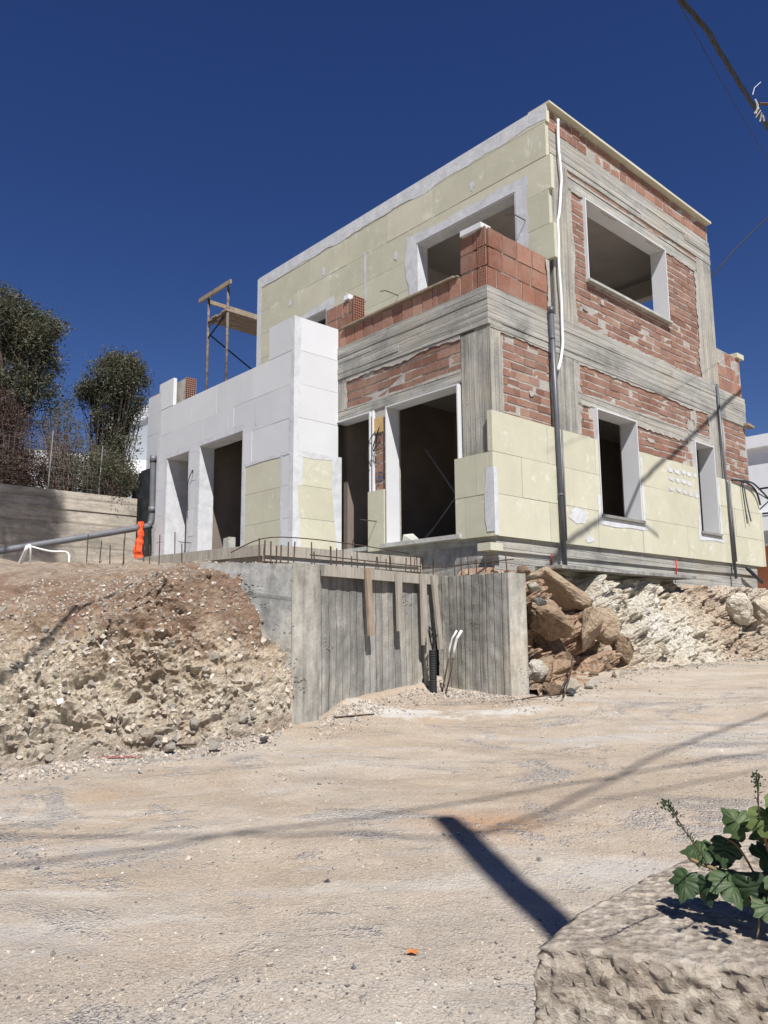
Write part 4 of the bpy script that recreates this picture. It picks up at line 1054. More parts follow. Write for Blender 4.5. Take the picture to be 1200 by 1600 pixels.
# grey drain pipe
m = MB().mat('pvc_lt')
m.tube(smoothpath([B2W(-9, 8.2, .15), B2W(-3.68, 8.2, 1.42), B2W(-1.15, 8.2, 2.04), B2W(-.92, 8.2, 2.12), B2W(-.86, 8.2, 2.32), B2W(-.87, 8.2, 3.0), B2W(-.88, 8.2, 3.5)]), .062, 12)
for a, b in ((B2W(-1.2, 8.2, 2.03), B2W(-1.08, 8.2, 2.07)), (B2W(-.865, 8.2, 2.38), B2W(-.865, 8.2, 2.5)), (B2W(-.88, 8.2, 3.42), B2W(-.88, 8.2, 3.56))): m.tube([a, b], .072, 12)
tag(m.build('sewer_pipe', smooth=True), 'long grey plastic pipe sloping along the bank and rising beside the white wall', 'pipe')
# black membrane hanging
m = MB().mat('membrane'); GX = frange(9.0, 10.1, .06); GZ = frange(.9, 3.5, .08); n0 = len(GX)
for dd in (0, .012):
    for z in GZ:
        for y in GX:
            top = 3.62 - max(0, (y - 9.35)) ** 1.5 * 1.3
            zz = min(z, top + .02 * sin(y * 30)); x = -.50 + .04 * noise.noise(Vector((y * 3, z * 1.5, 0))) + .05 * (3 - z) * .3 + dd
            m.v.append(tuple(B2W(x, y, zz)))
N = n0 * len(GZ)
for j in range(len(GZ) - 1):
    for i in range(n0 - 1):
        a = j * n0 + i; m.face((a, a + 1, a + n0 + 1, a + n0)); m.face((a + N, a + n0 + N, a + n0 + 1 + N, a + 1 + N))
tag(m.build('membrane_sheet', smooth=True), 'black waterproof membrane hanging behind the grey pipe', 'sheet')
# orange netting bundle
m = MB().mat('orange'); base = B2W(-1.22, 7.95, 1.0); P = []; R = []
for i in range(18):
    t = i / 17; P.append(base + Vector((.02 * sin(t * 9), .0, 1.13 * t))); R.append(.04 + .045 * sin(min(1, t * 1.25) * pi * .9) + .012 * sin(i * 2.4))
m.tube(P, R, 10)
for i in range(len(m.v)):
    v = Vector(m.v[i]); m.v[i] = tuple(v + Vector((noise.noise(v * 14), noise.noise(v * 14 + Vector((5, 5, 5))), 0)) * .035)
tag(m.build('safety_net'), 'bright orange safety netting bundle hanging from the grey pipe', 'net')
# bent white pipes on the bank
for P, lab in (([(-4.79, 10.0, .80), (-4.6, 9.8, 1.0), (-4.39, 9.5, 1.06), (-4.44, 9.65, .78)], 'thin white bent pipe making a hoop on the left bank, leftmost'),
               ([(-4.62, 9.7, .78), (-4.42, 9.5, 1.05)], 'thick short white pipe leaning on the hoop on the left bank'),
               ([(-4.40, 9.55, 1.05), (-4.2, 9.65, 1.0), (-4.03, 9.78, .99), (-3.99, 9.72, .80)], 'thin white bent pipe crossing from the hoop to the right on the left bank')):
    m = MB().mat('whiteplastic'); m.tube(smoothpath(P), .012 if len(P) > 2 else .024, 7); tag(m.build('bent_pipe', smooth=True), lab, 'pipe')

# rebars
def rebar(x, y, z0, z1, label, lean=(0, 0), grp='rebar starter bars'):
    m = MB().mat('rust'); m.tube([(0, 0, 0), (lean[0], lean[1], z1 - z0)], .007, 6)
    o = m.build('rebar'); o.location = (x, y, z0); tag(o, label, 'rebar', grp); return o
def along(a, b, n, z0, hs, label, jit=.02, grp=None):
    for i in range(n):
        t = (i + random.uniform(.2, .8)) / n; x = a[0] + (b[0] - a[0]) * t; y = a[1] + (b[1] - a[1]) * t
        rebar(x + random.uniform(-jit, jit), y + random.uniform(-jit, jit), z0, z0 + random.uniform(*hs), label, (random.uniform(-.015, .015), random.uniform(-.015, .015)), grp or label)
along((-1.15, 6.95), (-.85, 7.0), 6, .55, (.20, .29), 'taller rusty rebar stub standing on the smooth wall left of the end pier')
along((-.72, 7.18), (.50, 8.72), 11, .55, (.12, .24), 'short rusty rebar stub along the top of the recess back wall')
along((.74, 8.78), (1.32, 8.22), 7, .55, (.2, .30), 'rusty rebar stub on the right side wall of the recess')
along((-1.0, 7.3), (.7, 9.3), 10, .6, (.18, .30), 'rusty rebar stub in the rubble behind the recess wall')
pA, pB = B2W(-2.9, 5.6, 0), B2W(-3.6, 7.6, 0)
for i, (px, py) in enumerate([(-3.95, 10.2), (-3.8, 10.25), (-3.62, 10.15), (-3.45, 10.2), (-3.4, 10.0), (-3.2, 10.2), (-3.05, 10.0), (-2.9, 9.9), (-2.75, 10.1), (-2.6, 9.9)]):
    rebar(px, py, .75, 1.10 + .2 * random.random(), 'thin grey rebar standing on the left bank under the sloping grey pipe', (random.uniform(-.02, .02), 0), 'rebars on the left bank')
def mesh_wire(P, label):
    m = MB().mat('rust'); m.tube(P, .006, 5); tag(m.build('steel_wire'), label, 'wire', 'bent steel wires')
mesh_wire(smoothpath([(-1.5, 7.5, .75), (-1.2, 7.6, .90), (-.8, 7.9, .93), (-.2, 8.4, .90), (.3, 8.9, .86)]), 'long bent steel wire lying over the rebar stubs behind the recess')
mesh_wire([(-.7, 7.25, .70), (.55, 8.8, .69)], 'straight horizontal steel wire tied along the rebar stubs of the back wall')
mesh_wire([(.66, 8.85, .70), (1.38, 8.2, .73)], 'straight horizontal steel wire tied along the rebar stubs of the side wall')

# fence on the garden wall
fe = empty('wire_fence', B2W(-.45, 9.65, 2.86), YAW)
tag(fe, 'thin wire mesh fence with slim posts on top of the concrete garden wall', 'fence')
for a, hgt in ((-3.2, 1.5), (-2.0, 1.25), (-.95, 1.1), (-4.6, 1.3), (-6, 1.3)):
    m = MB().mat('fence'); m.tube([(a, 0, 0), (a + .04, 0, hgt)], .011, 6); m.build('post', fe)
m = MB().mat('fence'); z = .1
while z < 1.1: m.bar((-6.5, 0, z), (-.9, 0, z + .01 * sin(z * 9)), .0016, .0016); z += .1
a = -6.5
while a < -.9: m.bar((a, 0, .05), (a, 0, 1.05), .0016, .0016); a += .1
m.build('wire_mesh', fe)

# hillside behind
def hillf(x, y):
    p = B2W(x, y, 0); z = 2.80 + min(3, max(0, (y - 9.8)) * .05) + .12 * noise.fractal(Vector((x * .8, y * .8, 3)), .7, 2, 4)
    return (p.x, p.y, z)
o = grid('hillside', frange(-26, 0.0, .35), frange(9.78, 34, .35), hillf, 'hill')
tag(o, 'dry rising ground behind the garden wall at left', None, kind='structure')

# ---- far houses
def house_box(m, mat, c, sx, sy, z0, z1, rz):
    m.mat(mat); R_ = Matrix.Rotation(rz, 3, 'Z'); c = Vector((*c, 0))
    P = [R_ @ Vector((a, b, 0)) + c for a, b in ((-sx, -sy), (sx, -sy), (sx, sy), (-sx, sy))]
    m.hexa([(p.x, p.y, z0) for p in P] + [(p.x, p.y, z1) for p in P])
h1 = empty('white_house', (-9.4, 28, 3)); tag(h1, 'white cubic house half hidden behind the trees at left', 'house')
def hb(parent, name, mat, c, sx, sy, z0, z1, rz):
    m = MB(); house_box(m, mat, c, sx, sy, z0, z1, rz); m.v = [tuple(Vector(p) - parent.location) for p in m.v]; return m.build(name, parent)
hb(h1, 'wall', 'greywash', (-8.2, 31), 2.4, 3, 2.5, 7.9, radians(40))
hb(h1, 'roof_band', 'whitehouse', (-8.2, 31), 2.48, 3.08, 7.9, 8.35, radians(40))
hb(h1, 'annex_wall', 'whitehouse', (-10.6, 27.5), 2.8, 1.2, 2.5, 6.1, radians(30))
hb(h1, 'low_wall', 'greywash', (-8.6, 24.5), 3.4, .15, 2.5, 4.25, radians(38))
m = MB().mat('glass'); 
m.v = []
hb(h1, 'window', 'glass', (-9.9, 26.2), .5, .05, 4.4, 5.4, radians(30))
h2 = empty('neighbour_house', (15.5, 28, 0)); tag(h2, 'white flat roofed house with black balcony railing at the right edge', 'house')
rz2 = YAW
def P2(x, y): return Vector((15.0 + CZ * x - SZ * y, 28.2 + SZ * x + CZ * y))
def hb2(name, mat, x, y, sx, sy, z0, z1): c = P2(x, y); return hb(h2, name, mat, (c.x, c.y), sx, sy, z0, z1, rz2)
hb2('wall', 'whitehouse', 2.0, 2.2, 3.2, 3.2, 3.8, 6.5)
hb2('roof_slab', 'whitehouse', 2.0, 2.2, 3.4, 3.4, 6.5, 6.95)
hb2('balcony', 'whitehouse', 1.6, 1.6, 3.6, 3.4, 3.35, 3.9)
hb2('balcony_wall', 'greywash', 1.6, 1.6, 3.4, 3.2, 2.9, 3.35)
hb2('lower_wall', 'terracotta', 2.0, 2.2, 3.0, 3.0, .3, 2.9)
hb2('doorway_shade_plate', 'glass', 0.2, -.83, .8, .05, .6, 2.3)  # dark plate, shade of an open doorway put in as colour
hb2('base_wall', 'whitehouse', 1.8, 1.2, 3.8, 3.2, -.6, .9)
m = MB().mat('railing')
def rp(x, y, z): p = P2(x, y); return Vector((p.x, p.y, z)) - h2.location
for a0, b0, a1, b1 in ((-2.0, -1.8, 5.2, -1.8), (-2.0, -1.8, -2.0, 5.0)):
    for z in (3.95, 4.85): m.bar(rp(a0, b0, z), rp(a1, b1, z), .06, .06)
    for k in range(7):
        t = k / 6; x, y = a0 + (a1 - a0) * t, b0 + (b1 - b0) * t; m.bar(rp(x, y, 3.9), rp(x, y, 4.88), .05, .05)
        if k < 6:
            t2 = (k + 1) / 6; x2, y2 = a0 + (a1 - a0) * t2, b0 + (b1 - b0) * t2
            m.bar(rp(x, y, 3.95), rp(x2, y2, 4.85), .035, .035); m.bar(rp(x, y, 4.85), rp(x2, y2, 3.95), .035, .035)
m.build('balcony_railing', h2)
m = MB().mat('railing'); m.bar(rp(-2.2, -2.4, 6.0), rp(2, -2.4, 6.0), .1, .22); m.bar(rp(-1.9, -2.3, 6.0), rp(-1.6, -2.2, 4.9), .04, .04); m.build('awning_arm', h2)

# ============================================================ TREES
def leafquad(m, p, d, L, Wd):
    d = d.normalized(); s = d.cross(Vector((random.gauss(0, 1), random.gauss(0, 1), random.gauss(0, 1)))).normalized() * Wd / 2
    k = m.pts([p, p + d * L * .5 + s, p + d * L, p + d * L * .5 - s]); m.face((k, k + 1, k + 2, k + 3))
def make_tree(name, base, lobes, ntrunk, trunkr, nleaf, leafs, label, cat, group, leafmat='leaf', twigmat='bark', dens=1.0, twn=160, spread=.5, up=.6, tw_r=.012):
    """lobes: (cx,cy,cz,rx,ry,rz,weight) relative to base"""
    rt_ = empty(name, base); tag(rt_, label, cat, group)
    tm = MB().mat(twigmat); ends = []
    for i in range(ntrunk):
        lb = lobes[i % len(lobes)]
        a = random.uniform(0, 2 * pi); b0 = Vector((cos(a), sin(a), 0)) * spread * random.uniform(.1, 1)
        e = Vector((lb[0] + random.uniform(-.5, .5) * lb[3], lb[1] + random.uniform(-.5, .5) * lb[4], lb[2] + random.uniform(-.4, .3) * lb[5]))
        mid = b0.lerp(e, .5) + Vector((random.uniform(-.2, .2), random.uniform(-.2, .2), -.1)) * .8
        P = smoothpath([b0 * .6 + Vector((0, 0, -.3)), b0.lerp(mid, .5) + Vector((random.uniform(-.08, .08), 0, 0)), mid, e], 4)
        r0 = trunkr * random.uniform(.6, 1)
        tm.tube(P, [r0 * (1 - .8 * k / (len(P) - 1)) + .006 for k in range(len(P))], 6); ends.append((P, r0))
    for i in range(twn):
        P, r0 = random.choice(ends); q = P[random.randint(len(P) // 3, len(P) - 1)]; lb = random.choices(lobes, [l[6] for l in lobes])[0]
        u = Vector((random.gauss(0, 1), random.gauss(0, 1), random.gauss(0, .8))).normalized()
        e = Vector((lb[0] + u.x * lb[3] * .95, lb[1] + u.y * lb[4] * .95, lb[2] + u.z * lb[5] * .95))
        if (e - q).length > 2.2: e = q + (e - q).normalized() * 2.2
        mid = q.lerp(e, .5) + Vector((random.uniform(-.12, .12), random.uniform(-.12, .12), random.uniform(-.15, .05)))
        tm.tube([q, mid, e], [tw_r, tw_r * .7, tw_r * .35], 4, cap=False)
    tm.build('trunk', rt_)
    lm = MB().mat(leafmat)
    per = 26; nc = nleaf // per
    for i in range(nc):
        lb = random.choices(lobes, [l[6] for l in lobes])[0]
        u = Vector((random.gauss(0, 1), random.gauss(0, 1), random.gauss(0, 1))).normalized() * (random.random() ** .33)
        if u.z < -.2 and random.random() < .5: u.z *= -1
        bmp = 1 + .22 * noise.noise(Vector((lb[0] + u.x * 2.2, lb[1] + u.y * 2.2, u.z * 2.2 + lb[2])))
        c = Vector((lb[0] + u.x * lb[3] * bmp, lb[1] + u.y * lb[4] * bmp, lb[2] + u.z * lb[5] * bmp))
        if noise.noise(c * 1.6 + Vector((3, 1, 7))) < -.30 * dens: continue
        base_t = .5 + .12 * u.z + .45 * noise.noise(c * 1.7) + random.uniform(-.15, .15); cr = random.uniform(.05, .12)  # leaf tone rises towards lobe tops, top light put into the colour
        for k in range(per):
            p = c + Vector((random.gauss(0, 1), random.gauss(0, 1), random.gauss(0, 1))) * cr
            d = Vector((random.gauss(0, 1), random.gauss(0, 1), random.gauss(up, .8)))
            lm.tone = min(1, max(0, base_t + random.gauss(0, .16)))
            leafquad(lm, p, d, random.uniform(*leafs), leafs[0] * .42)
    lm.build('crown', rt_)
    return rt_
GB = 3.0
make_tree('tree', (-6.55, 18.2, GB - .1), [(.05, 0, 3.22, .68, .8, .55, 3), (-.60, .1, 2.80, .36, .5, .32, 1.0), (.22, 0, 2.6, .50, .6, .5, .8), (.1, 0, 1.3, .45, .5, .7, .35), (.0, 0, 2.0, .5, .5, .6, .7), (.25, 0, .35, .62, .6, .55, 1.1)], 9, .06, 34000, (.06, .105),
          'smaller evergreen tree with rounded top between the big tree and the white wall', 'tree', 'trees behind the garden wall', spread=.35, twn=240)
make_tree('tree', (-9.3, 18.0, GB - .1), [(-.2, 0, 4.55, 1.15, 1.1, .85, 4), (.6, .2, 3.9, .75, .8, .9, 2.6), (-1.3, 0, 4.0, 1.1, 1, 1.2, 2.6), (1.12, 0, 4.1, .42, .5, .65, .9), (0.1, 0, 2.7, 1.4, 1, .9, 2.2), (-1.2, 0, 2.4, 1.0, 1, .9, 1)], 10, .09, 78000, (.065, .11),
          'large dark evergreen tree cut by the left edge of the photo', 'tree', 'trees behind the garden wall', spread=.7, twn=330)
make_tree('shrub', (-8.6, 16.9, GB - .2), [(-.6, 0, 1.6, 1.25, .8, 1.15, 3), (.2, 0, .7, 1.0, .7, .7, 2), (-1.6, 0, 1.2, .9, .8, 1.0, 1.6)], 30, .018, 56000, (.05, .085),
          'dense dry shrub with purplish brown twigs below the large tree', 'shrub', 'shrubs behind the garden wall', 'leafdry', 'twig', twn=1500, spread=1.2, tw_r=.009)
make_tree('shrub', (-7.35, 17.1, GB - .2), [(0, 0, 1.35, .55, .5, .95, 2), (.35, 0, .6, .6, .5, .5, 2)], 18, .016, 7500, (.045, .075),
          'sparse bare greyish shrub between the two trees', 'shrub', 'shrubs behind the garden wall', 'leaf', 'twig', twn=420, spread=.5, tw_r=.009)
make_tree('shrub', (-6.0, 16.6, GB - .3), [(0, 0, .55, .55, .5, .55, 2), (-.3, 0, .9, .4, .4, .5, 1)], 12, .014, 9500, (.045, .08),
          'low dark bush at the foot of the smaller tree', 'shrub', 'shrubs behind the garden wall', 'leaf', 'twig', twn=260, spread=.4, tw_r=.008)

sh = B2W(-3.1, 9.5, 2.3) + SUN / SUN.z * 9.2
make_tree('tree', (sh.x, sh.y, .8), [(0, 0, sh.z - .8, 1.0, .9, .7, 2), (.3, 0, sh.z - .2, .6, .5, .5, 1)], 3, .10, 12000, (.07, .12),
          'tall tree beyond the left edge, seen only by its shadow on the wall', 'tree', None, spread=.2, twn=80)
# ============================================================ ROCKS
def rock_mesh(name, seed, mat, flat=.7, sub=2):
    rnd = random.Random(seed); bm = bmesh.new()
    for i in range(16):
        u = Vector((rnd.gauss(0, 1), rnd.gauss(0, 1), rnd.gauss(0, 1))).normalized()
        bm.verts.new((u.x * rnd.uniform(.8, 1.05), u.y * rnd.uniform(.6, .9), u.z * flat * rnd.uniform(.8, 1.05)))
    r = bmesh.ops.convex_hull(bm, input=bm.verts); 
    bmesh.ops.delete(bm, geom=[g for g in r['geom_interior'] if isinstance(g, bmesh.types.BMVert)], context='VERTS')
    if sub:
        bmesh.ops.bevel(bm, geom=bm.edges[:], offset=.06, segments=1, affect='EDGES')
        bmesh.ops.triangulate(bm, faces=bm.faces)
        for _ in range(sub):
            bmesh.ops.subdivide_edges(bm, edges=[e for e in bm.edges if e.calc_length() > .12], cuts=1, use_grid_fill=True)
            bmesh.ops.triangulate(bm, faces=[f for f in bm.faces if len(f.verts) > 3])
        for v in bm.verts:
            n = v.co.normalized(); v.co += n * (.07 * noise.fractal(v.co * 2.2 + Vector((seed, 0, 0)), .7, 2.2, 4))
    bm.normal_update()
    me = bpy.data.meshes.new(name); bm.to_mesh(me); bm.free(); me.materials.append(M[mat]); return me
protos = {k: [rock_mesh('rock', s + i * 13, mt, fl, 1) for i in range(4)] for k, mt, s, fl in (('pale', 'rock_pale', 3, .7), ('brown', 'rock_brown', 31, .65), ('grey', 'rock_grey', 77, .6))}
def put_rock(kind, loc, size, label, group, sq=(1, 1, 1), rot=None, name='rock'):
    o = bpy.data.objects.new(name, random.choice(protos[kind])); COL.objects.link(o)
    o.location = loc; o.scale = (size * sq[0], size * sq[1], size * sq[2]); o.rotation_euler = rot or (random.uniform(-.5, .5), random.uniform(-.5, .5), random.uniform(0, 6.28))
    tag(o, label, 'rock', group); return o
# large boulders in the right cutting (building-frame coordinates)
def boulder(seed, mat, v, u, z, sx, sy, sz, rot, label):
    me = rock_mesh('boulder', seed, mat, 1.0, 3); o = bpy.data.objects.new('boulder', me); COL.objects.link(o)
    o.location = B2W(v, u, z); o.scale = (sx, sy, sz); o.rotation_euler = (rot[0], rot[1], rot[2] + YAW)
    tag(o, label, 'boulder')
boulder(5, 'rock_brown', -.42, -1.08, .10, .52, .34, .24, (.25, .30, .1), 'big ochre boulder jutting out beside the right end of the recess wall')
boulder(9, 'rock_brown', -.10, -.92, -.28, .50, .30, .20, (.5, .45, .0), 'sloping grey-brown slab of rock under the big ochre boulder')
boulder(12, 'rock_brown', .55, -1.02, -.02, .30, .26, .34, (.1, -.2, .3), 'upright fractured brown rock in the middle of the right cutting')
boulder(17, 'rock_brown', .95, -.98, .02, .30, .25, .30, (.2, .35, -.2), 'reddish brown fractured rock right of the upright one')
boulder(23, 'rock_brown', 1.30, -1.05, -.28, .40, .24, .22, (.3, .5, .1), 'slanted tan rock slab at the foot of the right cutting')
boulder(29, 'rock_pale', 5.1, -.95, .30, .55, .34, .32, (.1, .25, .1), 'big pale layered rock in the white rubble near the far end of the cutting')
boulder(37, 'rock_pale', 6.1, -.95, .25, .45, .3, .30, (.1, .35, -.1), 'pale tan rock outcrop at the right edge of the photo')
boulder(41, 'rock_brown', .35, -.72, .48, .75, .30, .26, (.35, .30, .0), 'long reddish rock face below the concrete ledge')
boulder(47, 'rock_pale', -.98, -1.30, -.45, .20, .2, .16, (.1, .2, .4), 'pale block filling the gap low beside the recess wall end')
boulder(43, 'rock_brown', -.70, -1.22, -.50, .30, .24, .22, (.3, .2, .4), 'grey-brown rock wedged low against the recess wall end')
for v, u, z, s, k, lab in [(-1.08, -1.28, .62, .10, 'brown', 'topmost of the three stones stacked on the recess wall end'), (-1.02, -1.36, .44, .11, 'pale', 'middle of the three stones stacked on the recess wall end'),
                           (-.98, -1.42, .28, .09, 'grey', 'lowest of the three stones stacked on the recess wall end')]:
    put_rock(k, B2W(v, u, z), s, lab, 'stones stacked at the wall end')
for v, u, s, k, lab in [(-.75, -1.6, .13, 'pale', 'pale stone with pointed top lying below the big ochre boulder'), (-.40, -1.62, .10, 'pale', 'whitish stone on the road edge right of the pointed one'),
                        (-1.0, -1.55, .12, 'brown', 'brown stone at the foot of the recess wall right end'), (-.9, -1.7, .07, 'grey', 'small grey stone in front of the recess wall right end')]:
    p = B2W(v, u, 0); put_rock(k, (p.x, p.y, H(p.x, p.y) + s * .5), s, lab, None)
# larger single rocks at left
for x, y, s, k, lab in [(-2.86, 5.62, .115, 'pale', 'pale rock at the left edge where the bank meets the road'), (-1.62, 5.98, .065, 'pale', 'round white stone on the debris left of the white one near the road edge'),
                        (-1.30, 6.02, .06, 'pale', 'whitish stone on the road edge below the bank'), (-.95, 6.25, .05, 'grey', 'blue-grey stone on the road edge before the end pier')]:
    put_rock(k, (x, y, H(x, y) + s * .6), s, lab, None, name='stone')
put_rock('grey', (-2.72, 5.45, H(-2.7, 5.45) + .05), .16, 'flat grey broken kerb piece at the left edge of the road', None, (1.2, .5, .35), (0, 0, .5), 'kerb_fragment')
# chunks on the left bank
def slopez(x, y): return bankL_n(x, y)
for cnt in range(120):
    low = cnt < 85; x, y, z = random.choice(BLOW if low else BMID)
    s = random.choice([.02, .025, .03, .035, .045, .06]) * random.uniform(.7, 1.2)
    k = 'pale' if (low or random.random() < .5) else 'brown'
    sz = 'fist-sized' if s > .04 else 'small'
    put_rock(k, (x, y - s * .2, z + s * .1), s, ('%s pale limestone chunk stuck in the left bank' if k == 'pale' else '%s brown clod stuck in the left bank') % sz, '%s %s chunks in the left bank' % (sz, k))
# chunks at the toe of the right bank
for i in range(110):
    v = random.uniform(-1.2, 7.5); u = toeR(v) - random.uniform(-.22, .22) ** 1; p = B2W(v, u, 0); s = random.choice([.02, .03, .04, .06]) * random.uniform(.7, 1.2)
    k = 'brown' if v < 2 and random.random() < .6 else 'pale'
    r_ = fnR(v, u); put_rock(k, (p.x, p.y, max(H(p.x, p.y), r_[2]) + s * .3), s, '%s %s rubble stone at the foot of the right cutting' % ('larger' if s > .04 else 'tiny', 'white' if k == 'pale' else 'brown'), '%s %s stones at the foot of the right cutting' % ('larger' if s > .04 else 'tiny', k))

# gravel: one stuff object
def pebbles(name, N, fn, label, zf):
    V = []; Fc = []; T = []
    base = [Vector(v) for v in ((-1, -1, -1), (1, -1, -1), (1, 1, -1), (-1, 1, -1), (-1, -1, 1), (1, -1, 1), (1, 1, 1), (-1, 1, 1))]
    quad = ((0, 3, 2, 1), (4, 5, 6, 7), (0, 1, 5, 4), (1, 2, 6, 5), (2, 3, 7, 6), (3, 0, 4, 7))
    for i in range(N):
        x, y, s, t = fn(); z = zf(x, y) + s * .05; k = len(V); big = s > .012
        sx, sy, sz = s * .72, s * .72 * random.uniform(.5, .95), s * .72 * random.uniform(.3, .7)
        tl = 1.2 if big else .35
        Rm = Matrix.Rotation(random.uniform(0, 6.28), 3, 'Z') @ Matrix.Rotation(random.uniform(-tl, tl), 3, 'X') @ Matrix.Rotation(random.uniform(-tl, tl), 3, 'Y')
        for b in base:
            q = Rm @ Vector((b.x * sx * random.uniform(.45, 1.15), b.y * sy * random.uniform(.45, 1.15), b.z * sz * random.uniform(.45, 1.15)))
            V.append((x + q.x, y + q.y, z + q.z))
        Fc += [tuple(k + q for q in f) for f in quad]; T += [t] * 6
    me = bpy.data.meshes.new(name); me.from_pydata(V, [], Fc); me.materials.append(M['pebble'])
    at = me.attributes.new('tone', 'FLOAT', 'FACE'); at.data.foreach_set('value', T)
    o = bpy.data.objects.new(name, me); COL.objects.link(o); tag(o, label, 'gravel', kind='stuff')
def pf():
    while True:
        y = 2.5 + 6 * random.random() ** 1.5; x = random.uniform(-.56 * y - .2, .56 * y + .2)
        g = noise.fractal(Vector((x * .8, y * 1.9, 5)), .7, 2.1, 4)
        if random.random() < .10 + max(0, g) * 1.2: break
    s = .0028 * random.random() ** 2 * 3 + .0016
    if random.random() < .03: s *= 2.2
    return x, y, s, min(1, max(0, random.gauss(.55 - .15 * (g > .15), .27)))
pebbles('road_gravel', 17000, pf, 'loose fine gravel scattered over the dirt road', grd)
def pd():
    r = random.random()
    if r < .45:
        x = random.uniform(-3.5, -.85); y = lerp(x, TOE) + random.gauss(-.12, .16)
    elif r < .75:
        x = random.uniform(-.6, 1.4); y = front(x) - .25 - abs(random.gauss(0, .3)); 
    else:
        v = random.uniform(-1.5, 8); p = B2W(v, toeR(v) - abs(random.gauss(0, .22)), 0); x, y = p.x, p.y
    return x, y, .006 + .02 * random.random() ** 2.5, min(1, max(0, random.gauss(.5, .2)))
pebbles('rubble_debris', 9000, pd, 'loose stone chips along the foot of banks and walls', grd)
CUR = [None]
def pbk():
    CUR[0] = v = random.choice(BMID)
    return v[0], v[1], .006 + .020 * random.random() ** 2.5, min(1, max(0, random.gauss(.5, .2)))
def pbl():
    CUR[0] = v = random.choice(BLOW)
    return v[0], v[1] + .004, .010 + .036 * random.random() ** 2.6, min(1, max(0, random.gauss(.62, .15)))
pebbles('bank_debris', 4500, pbk, 'crumbled soil and stone chips on the upper part of the left bank', lambda x, y: CUR[0][2])
pebbles('bank_rubble', 1700, pbl, 'broken angular pale rubble covering the lower face of the left bank', lambda x, y: CUR[0][2])
def pbr():
    return random.uniform(-1.2, 8), random.uniform(-1.3, -.3), .006 + .022 * random.random() ** 2.5, min(1, max(0, random.gauss(.7, .22)))
V0 = {}
def zr_(x, y): return 0
# debris sitting on the terrace fill
def pft():
    x = random.uniform(-1.2, 1.5); y = front(x) + random.uniform(.0, 1.4)
    return x, y, .012 + .05 * random.random() ** 2, min(1, max(0, random.gauss(.45, .25)))
pebbles('fill_debris', 1600, pft, 'rubble and mortar lumps on the fill behind the recess wall', fillz)

# sticks, twigs and small litter
for P, lab in (([(-1.75, 6.05, -.86), (-1.45, 6.1, -.86)], 'thin straight stick lying at the foot of the left bank'),
               ([(1.15, 7.75, -.72), (1.45, 7.85, -.68), (1.75, 8.0, -.66), (1.95, 8.25, -.45)], 'dark bent twig at the foot of the recess wall right end'),
               ([(1.8, 7.95, -.68), (1.9, 8.05, -.45), (1.95, 8.15, -.30)], 'short dark twig standing against the rocks'),
               ([(-.45, 6.95, -.76), (-.1, 7.1, -.75)], 'rusty wire lying in front of the recess')):
    m = MB().mat('rust'); m.tube(P, .008, 5); tag(m.build('stick'), lab, 'stick')
m = MB().mat('redpaint'); O = [(-1.98 + .17 * cos(t) * (1 + .3 * sin(3 * t)), 5.86 + .035 * sin(t), 0) for t in [2 * pi * i / 20 for i in range(20)]]
k = m.pts([(x, y, max(grd(x, y), bankL_n(x, y)) + .008) for x, y, _ in O] + [(-1.98, 5.86, max(grd(-1.98, 5.86), bankL_n(-1.98, 5.86)) + .010)])
for i in range(20): m.face((k + i, k + (i + 1) % 20, k + 20))
tag(m.build('paint_mark'), 'faded red spray paint patch on the debris at the left road edge', 'paint mark')
m = MB().mat('peach'); p = Vector((.095, 3.08, grd(.095, 3.08) + .004))
k = m.pts([p + Vector(q) for q in ((-.022, -.01, .004), (-.012, .018, .014), (.008, .02, .004), (.022, .006, .016), (.012, -.016, .003), (-.006, -.02, .012), (0, 0, .006))])
for i in range(6): m.face((k + i, k + (i + 1) % 6, k + 6))
tag(m.build('dry_leaf'), 'curled orange dry leaf lying on the road in the foreground', 'leaf')

